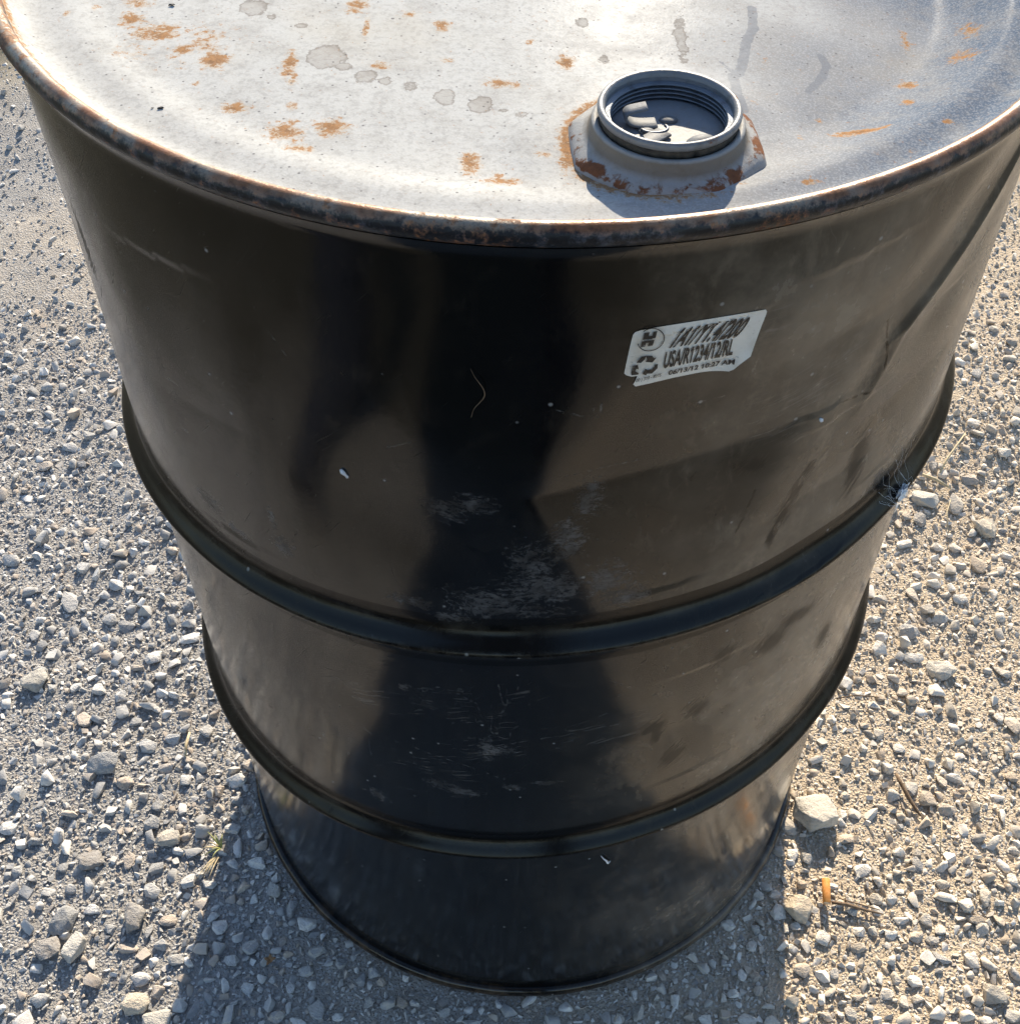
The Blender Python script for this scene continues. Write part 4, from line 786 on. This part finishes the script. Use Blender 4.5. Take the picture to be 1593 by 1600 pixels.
def hair(name, pts, rad, mat, label, cat):
    rad = [float(v) for v in np.interp(np.linspace(0, len(rad)-1, (len(pts)-1)*5+1), range(len(rad)), rad)]
    P = [on_drum(*q) for q in curve_pts(pts, 5)]; b = P[0].copy(); e = empty(name, b); tag(e, label, cat); link('strand', tube('strand', [p-b for p in P], rad, 5), mat, e); return e
h1 = hair('root_fibre', [(-5.4, .789, .001), (-5.0, .785, .002), (-4.3, .779, .0025), (-4.2, .774, .0022), (-4.7, .769, .0015), (-5.2, .765, .0012), (-5.5, .759, .0008)], [.00008, .00012, .0002, .00026, .0002, .00014, .00008], M['fibre'], 'thin curled brown root fibre stuck to the upper front of the drum', 'fibre')
h2 = hair('seed_fluff', [(12.2, .286, .001), (12.7, .281, .002), (13.1, .278, .0022), (13.4, .273, .002), (13.9, .2735, .0012)], [.0002, .0005, .0009, .0010, .0003], M['web'], 'wispy white seed fluff just below the lower rolling hoop', 'fluff')
h3 = hair('bird_dropping', [(-19.5, .7045, .0003), (-19.3, .703, .0007), (-19.0, .7010, .0006), (-18.9, .6995, .0003)], [.0006, .0013, .0007, .0009], M['web'], 'small white dropping splash on the upper left front of the drum', 'dropping')
h4 = hair('paint_fleck', [(31.2, .7215, .0003), (31.4, .7202, .0006), (31.6, .7190, .0003)], [.0006, .0012, .0006], M['web'], 'small white fleck on the drum below and right of the label', 'fleck')
for x, y, s, lbl in ((-.1690, -.1913, .0020, 'larger black flake on the white lid near its left front rim'), (-.1728, -.1909, .0010, 'tiny black flake just left of the larger one on the lid'), (-.1862, -.0900, .0026, 'black flake with stalk at the top edge of the white lid')):
    me = hull_mesh('debris_flake', 10, (1, .55, .3), seed=int(s*1e5), bevel=.05); me.materials.append(M['flake'])
    o = link('debris_flake', me); o.scale = (s, s, s); o.location = (x, y, float(lid_z(np.array([x]), np.array([y]))[0])+s*.25); o.rotation_euler = (0, 0, .6); tag(o, lbl, 'flake')

# ------------------------------------------------------------------ the person taking the picture, mirrored in the paint
def person():
    n = NT('dark_clothes_and_skin'); s_ = n.new('ShaderNodeSeparateXYZ'); P = n.obj(); n.put(s_.inputs[0], P); z = s_.outputs[2]
    c = n.mix(n.step(z, .085, .09), (.02, .02, .02), (.018, .024, .045)); c = n.mix(n.step(z, .985, .99), c, (.025, .025, .028))
    c = n.mix(n.step(z, 1.455, 1.46), c, (.50, .30, .21)); c = n.mix(n.math('MULTIPLY', n.step(z, 1.00, 1.01), n.step(n.attr('skin_area'), .4, .6)), c, (.50, .30, .21))
    mat = n.set(color=c, rough=.85)
    skin = mat_simple('skin', (.46, .27, .19), (.54, .34, .25), .55, 40, .1); hair = mat_simple('dark_hair', (.02, .014, .01), (.05, .035, .025), .6, 90, .5)
    o0 = Vector((-.12, -1.02, 0)); p = empty('person', o0); tag(p, 'person in dark jacket and jeans holding a phone over the drum', 'person')
    J = [(0, 0, .95, .150), (0, -.01, 1.10, .140), (0, .0, 1.26, .160), (.01, .02, 1.38, .12), (.02, .05, 1.46, .055), (.03, .07, 1.52, .055),       # 0-5 pelvis to neck
        (-.10, .02, .89, .105), (-.33, .26, .50, .075), (-.50, .38, .12, .055), (-.53, .45, .055, .048), (-.56, .53, .04, .036),                            # 6-10 left leg, stepped forward
        (.10, .0, .89, .105), (.16, .0, .48, .070), (.20, -.10, .12, .050), (.21, 0, .055, .045), (.22, .09, .04, .035),                                       # 11-15 right leg
        (.19, .02, 1.36, .068), (.27, .06, 1.12, .050), (.235, .27, 1.12, .036), (.225, .315, 1.13, .030),                                                    # 16-19 right arm to wrist
        (-.19, .02, 1.36, .068), (-.26, .06, 1.12, .050), (.0, .27, 1.11, .036), (.03, .305, 1.125, .030)]                                                    # 20-23 left arm
    E = [(0, 1), (1, 2), (2, 3), (3, 4), (4, 5), (0, 6), (6, 7), (7, 8), (8, 9), (9, 10), (0, 11), (11, 12), (12, 13), (13, 14), (14, 15), (3, 16), (16, 17), (17, 18), (18, 19), (3, 20), (20, 21), (21, 22), (22, 23)]
    def skinned(name, J, E, mat, sub=2):
        me = bpy.data.meshes.new(name); me.from_pydata([j[:3] for j in J], E, []); me.materials.append(mat)
        o = link(name, me, None, p); bpy.context.view_layer.update(); sk = o.modifiers.new('skin', 'SKIN'); sk.use_smooth_shade = True
        for i, j in enumerate(J): me.skin_vertices[0].data[i].radius = (j[3], j[3])
        me.skin_vertices[0].data[0].use_root = True; ss = o.modifiers.new('sub', 'SUBSURF'); ss.levels = ss.render_levels = sub; return o
    skinned('body', J, E, mat)
    for hand, (hx, hy, hz), d in (('hand', (.225, .315, 1.13), Vector((-.6, -.05, .25))), ('hand', (.03, .305, 1.125), Vector((.5, -.1, .25)))):
        d.normalize(); sd = d.cross(Vector((0, 0, 1)) if abs(d.z) < .8 else Vector((0, 1, 0))).normalized(); nn = sd.cross(d); w0 = Vector((hx, hy, hz))
        HJ = [(*w0, .022), (*(w0+d*.05), .026)]; HE = [(0, 1)]
        for f in range(4):
            k = (f-1.5)*.019; L = (.062, .072, .068, .052)[f]; b = w0+d*.085+sd*k
            i = len(HJ); HJ += [(*b, .0105), (*(b+d*L*.45-nn*.008), .0092), (*(b+d*L*.75-nn*.026), .0085), (*(b+d*L*.80-nn*.042), .0075)]; HE += [(1, i), (i, i+1), (i+1, i+2), (i+2, i+3)]
        i = len(HJ); b = w0+d*.03+sd*.034; HJ += [(*b, .012), (*(b+d*.03+sd*.012-nn*.012), .010), (*(b+d*.055+sd*.006-nn*.026), .0085)]; HE += [(0, i), (i, i+1), (i+1, i+2)]
        skinned(hand, HJ, HE, skin)
    bm = bmesh.new(); bmesh.ops.create_uvsphere(bm, u_segments=28, v_segments=20, radius=1)
    for v in bm.verts:
        x, y, z = v.co; jaw = 1-.22*max(0, -z)
        f = 0
        if y > .5: f += .16*math.exp(-(x/.16)**2-((z+.12)/.16)**2)-.05*(math.exp(-((x-.38)/.16)**2-((z-.06)/.1)**2)+math.exp(-((x+.38)/.16)**2-((z-.06)/.1)**2))-.03*math.exp(-(x/.3)**2-((z+.48)/.06)**2)
        v.co = Vector((x*.075*jaw, (y+f)*.095, z*.118))
    me = bpy.data.meshes.new('head'); bm.to_mesh(me); bm.free()
    for f in me.polygons: f.use_smooth = True
    hd = link('head', me, skin, p, (.04, .11, 1.60)); hd.rotation_euler = (R_(-32), 0, 0)
    bm = bmesh.new(); bmesh.ops.create_uvsphere(bm, u_segments=28, v_segments=16, radius=1)
    bmesh.ops.delete(bm, geom=[v for v in bm.verts if v.co.z < -.1 or (v.co.y > .45 and v.co.z < .55)], context='VERTS')
    for v in bm.verts: v.co = Vector((v.co.x*.081, v.co.y*.101-.004, v.co.z*.124+.004))*(1+.02*math.sin(v.co.x*19+v.co.y*23))
    me = bpy.data.meshes.new('hair'); bm.to_mesh(me); bm.free(); hr = link('hair', me, hair, hd)
    for sx in (-1, 1): dome('ear', sx*.075, -.005, 0, .012, .022, .032, skin, hd, 0, -1)
person()
ph = empty('phone', (.0, -.722, 1.150)); tag(ph, 'black phone held out over the drum by the person', 'phone'); ph.rotation_euler = (R_(40), 0, 0)
def slab(name, sx, sy, sz, mat, parent, loc=(0, 0, 0), bev=.004):
    bm = bmesh.new(); bmesh.ops.create_cube(bm, size=1); bmesh.ops.scale(bm, vec=(sx, sy, sz), verts=bm.verts); bmesh.ops.bevel(bm, geom=bm.edges[:], offset=bev, segments=3, affect='EDGES')
    me = bpy.data.meshes.new(name); bm.to_mesh(me); bm.free(); return link(name, me, mat, parent, loc)
slab('case', .155, .075, .008, M['flake'], ph, (0, 0, 0), .003); slab('screen', .146, .067, .002, M['thread'], ph, (0, 0, .0042), .0006)
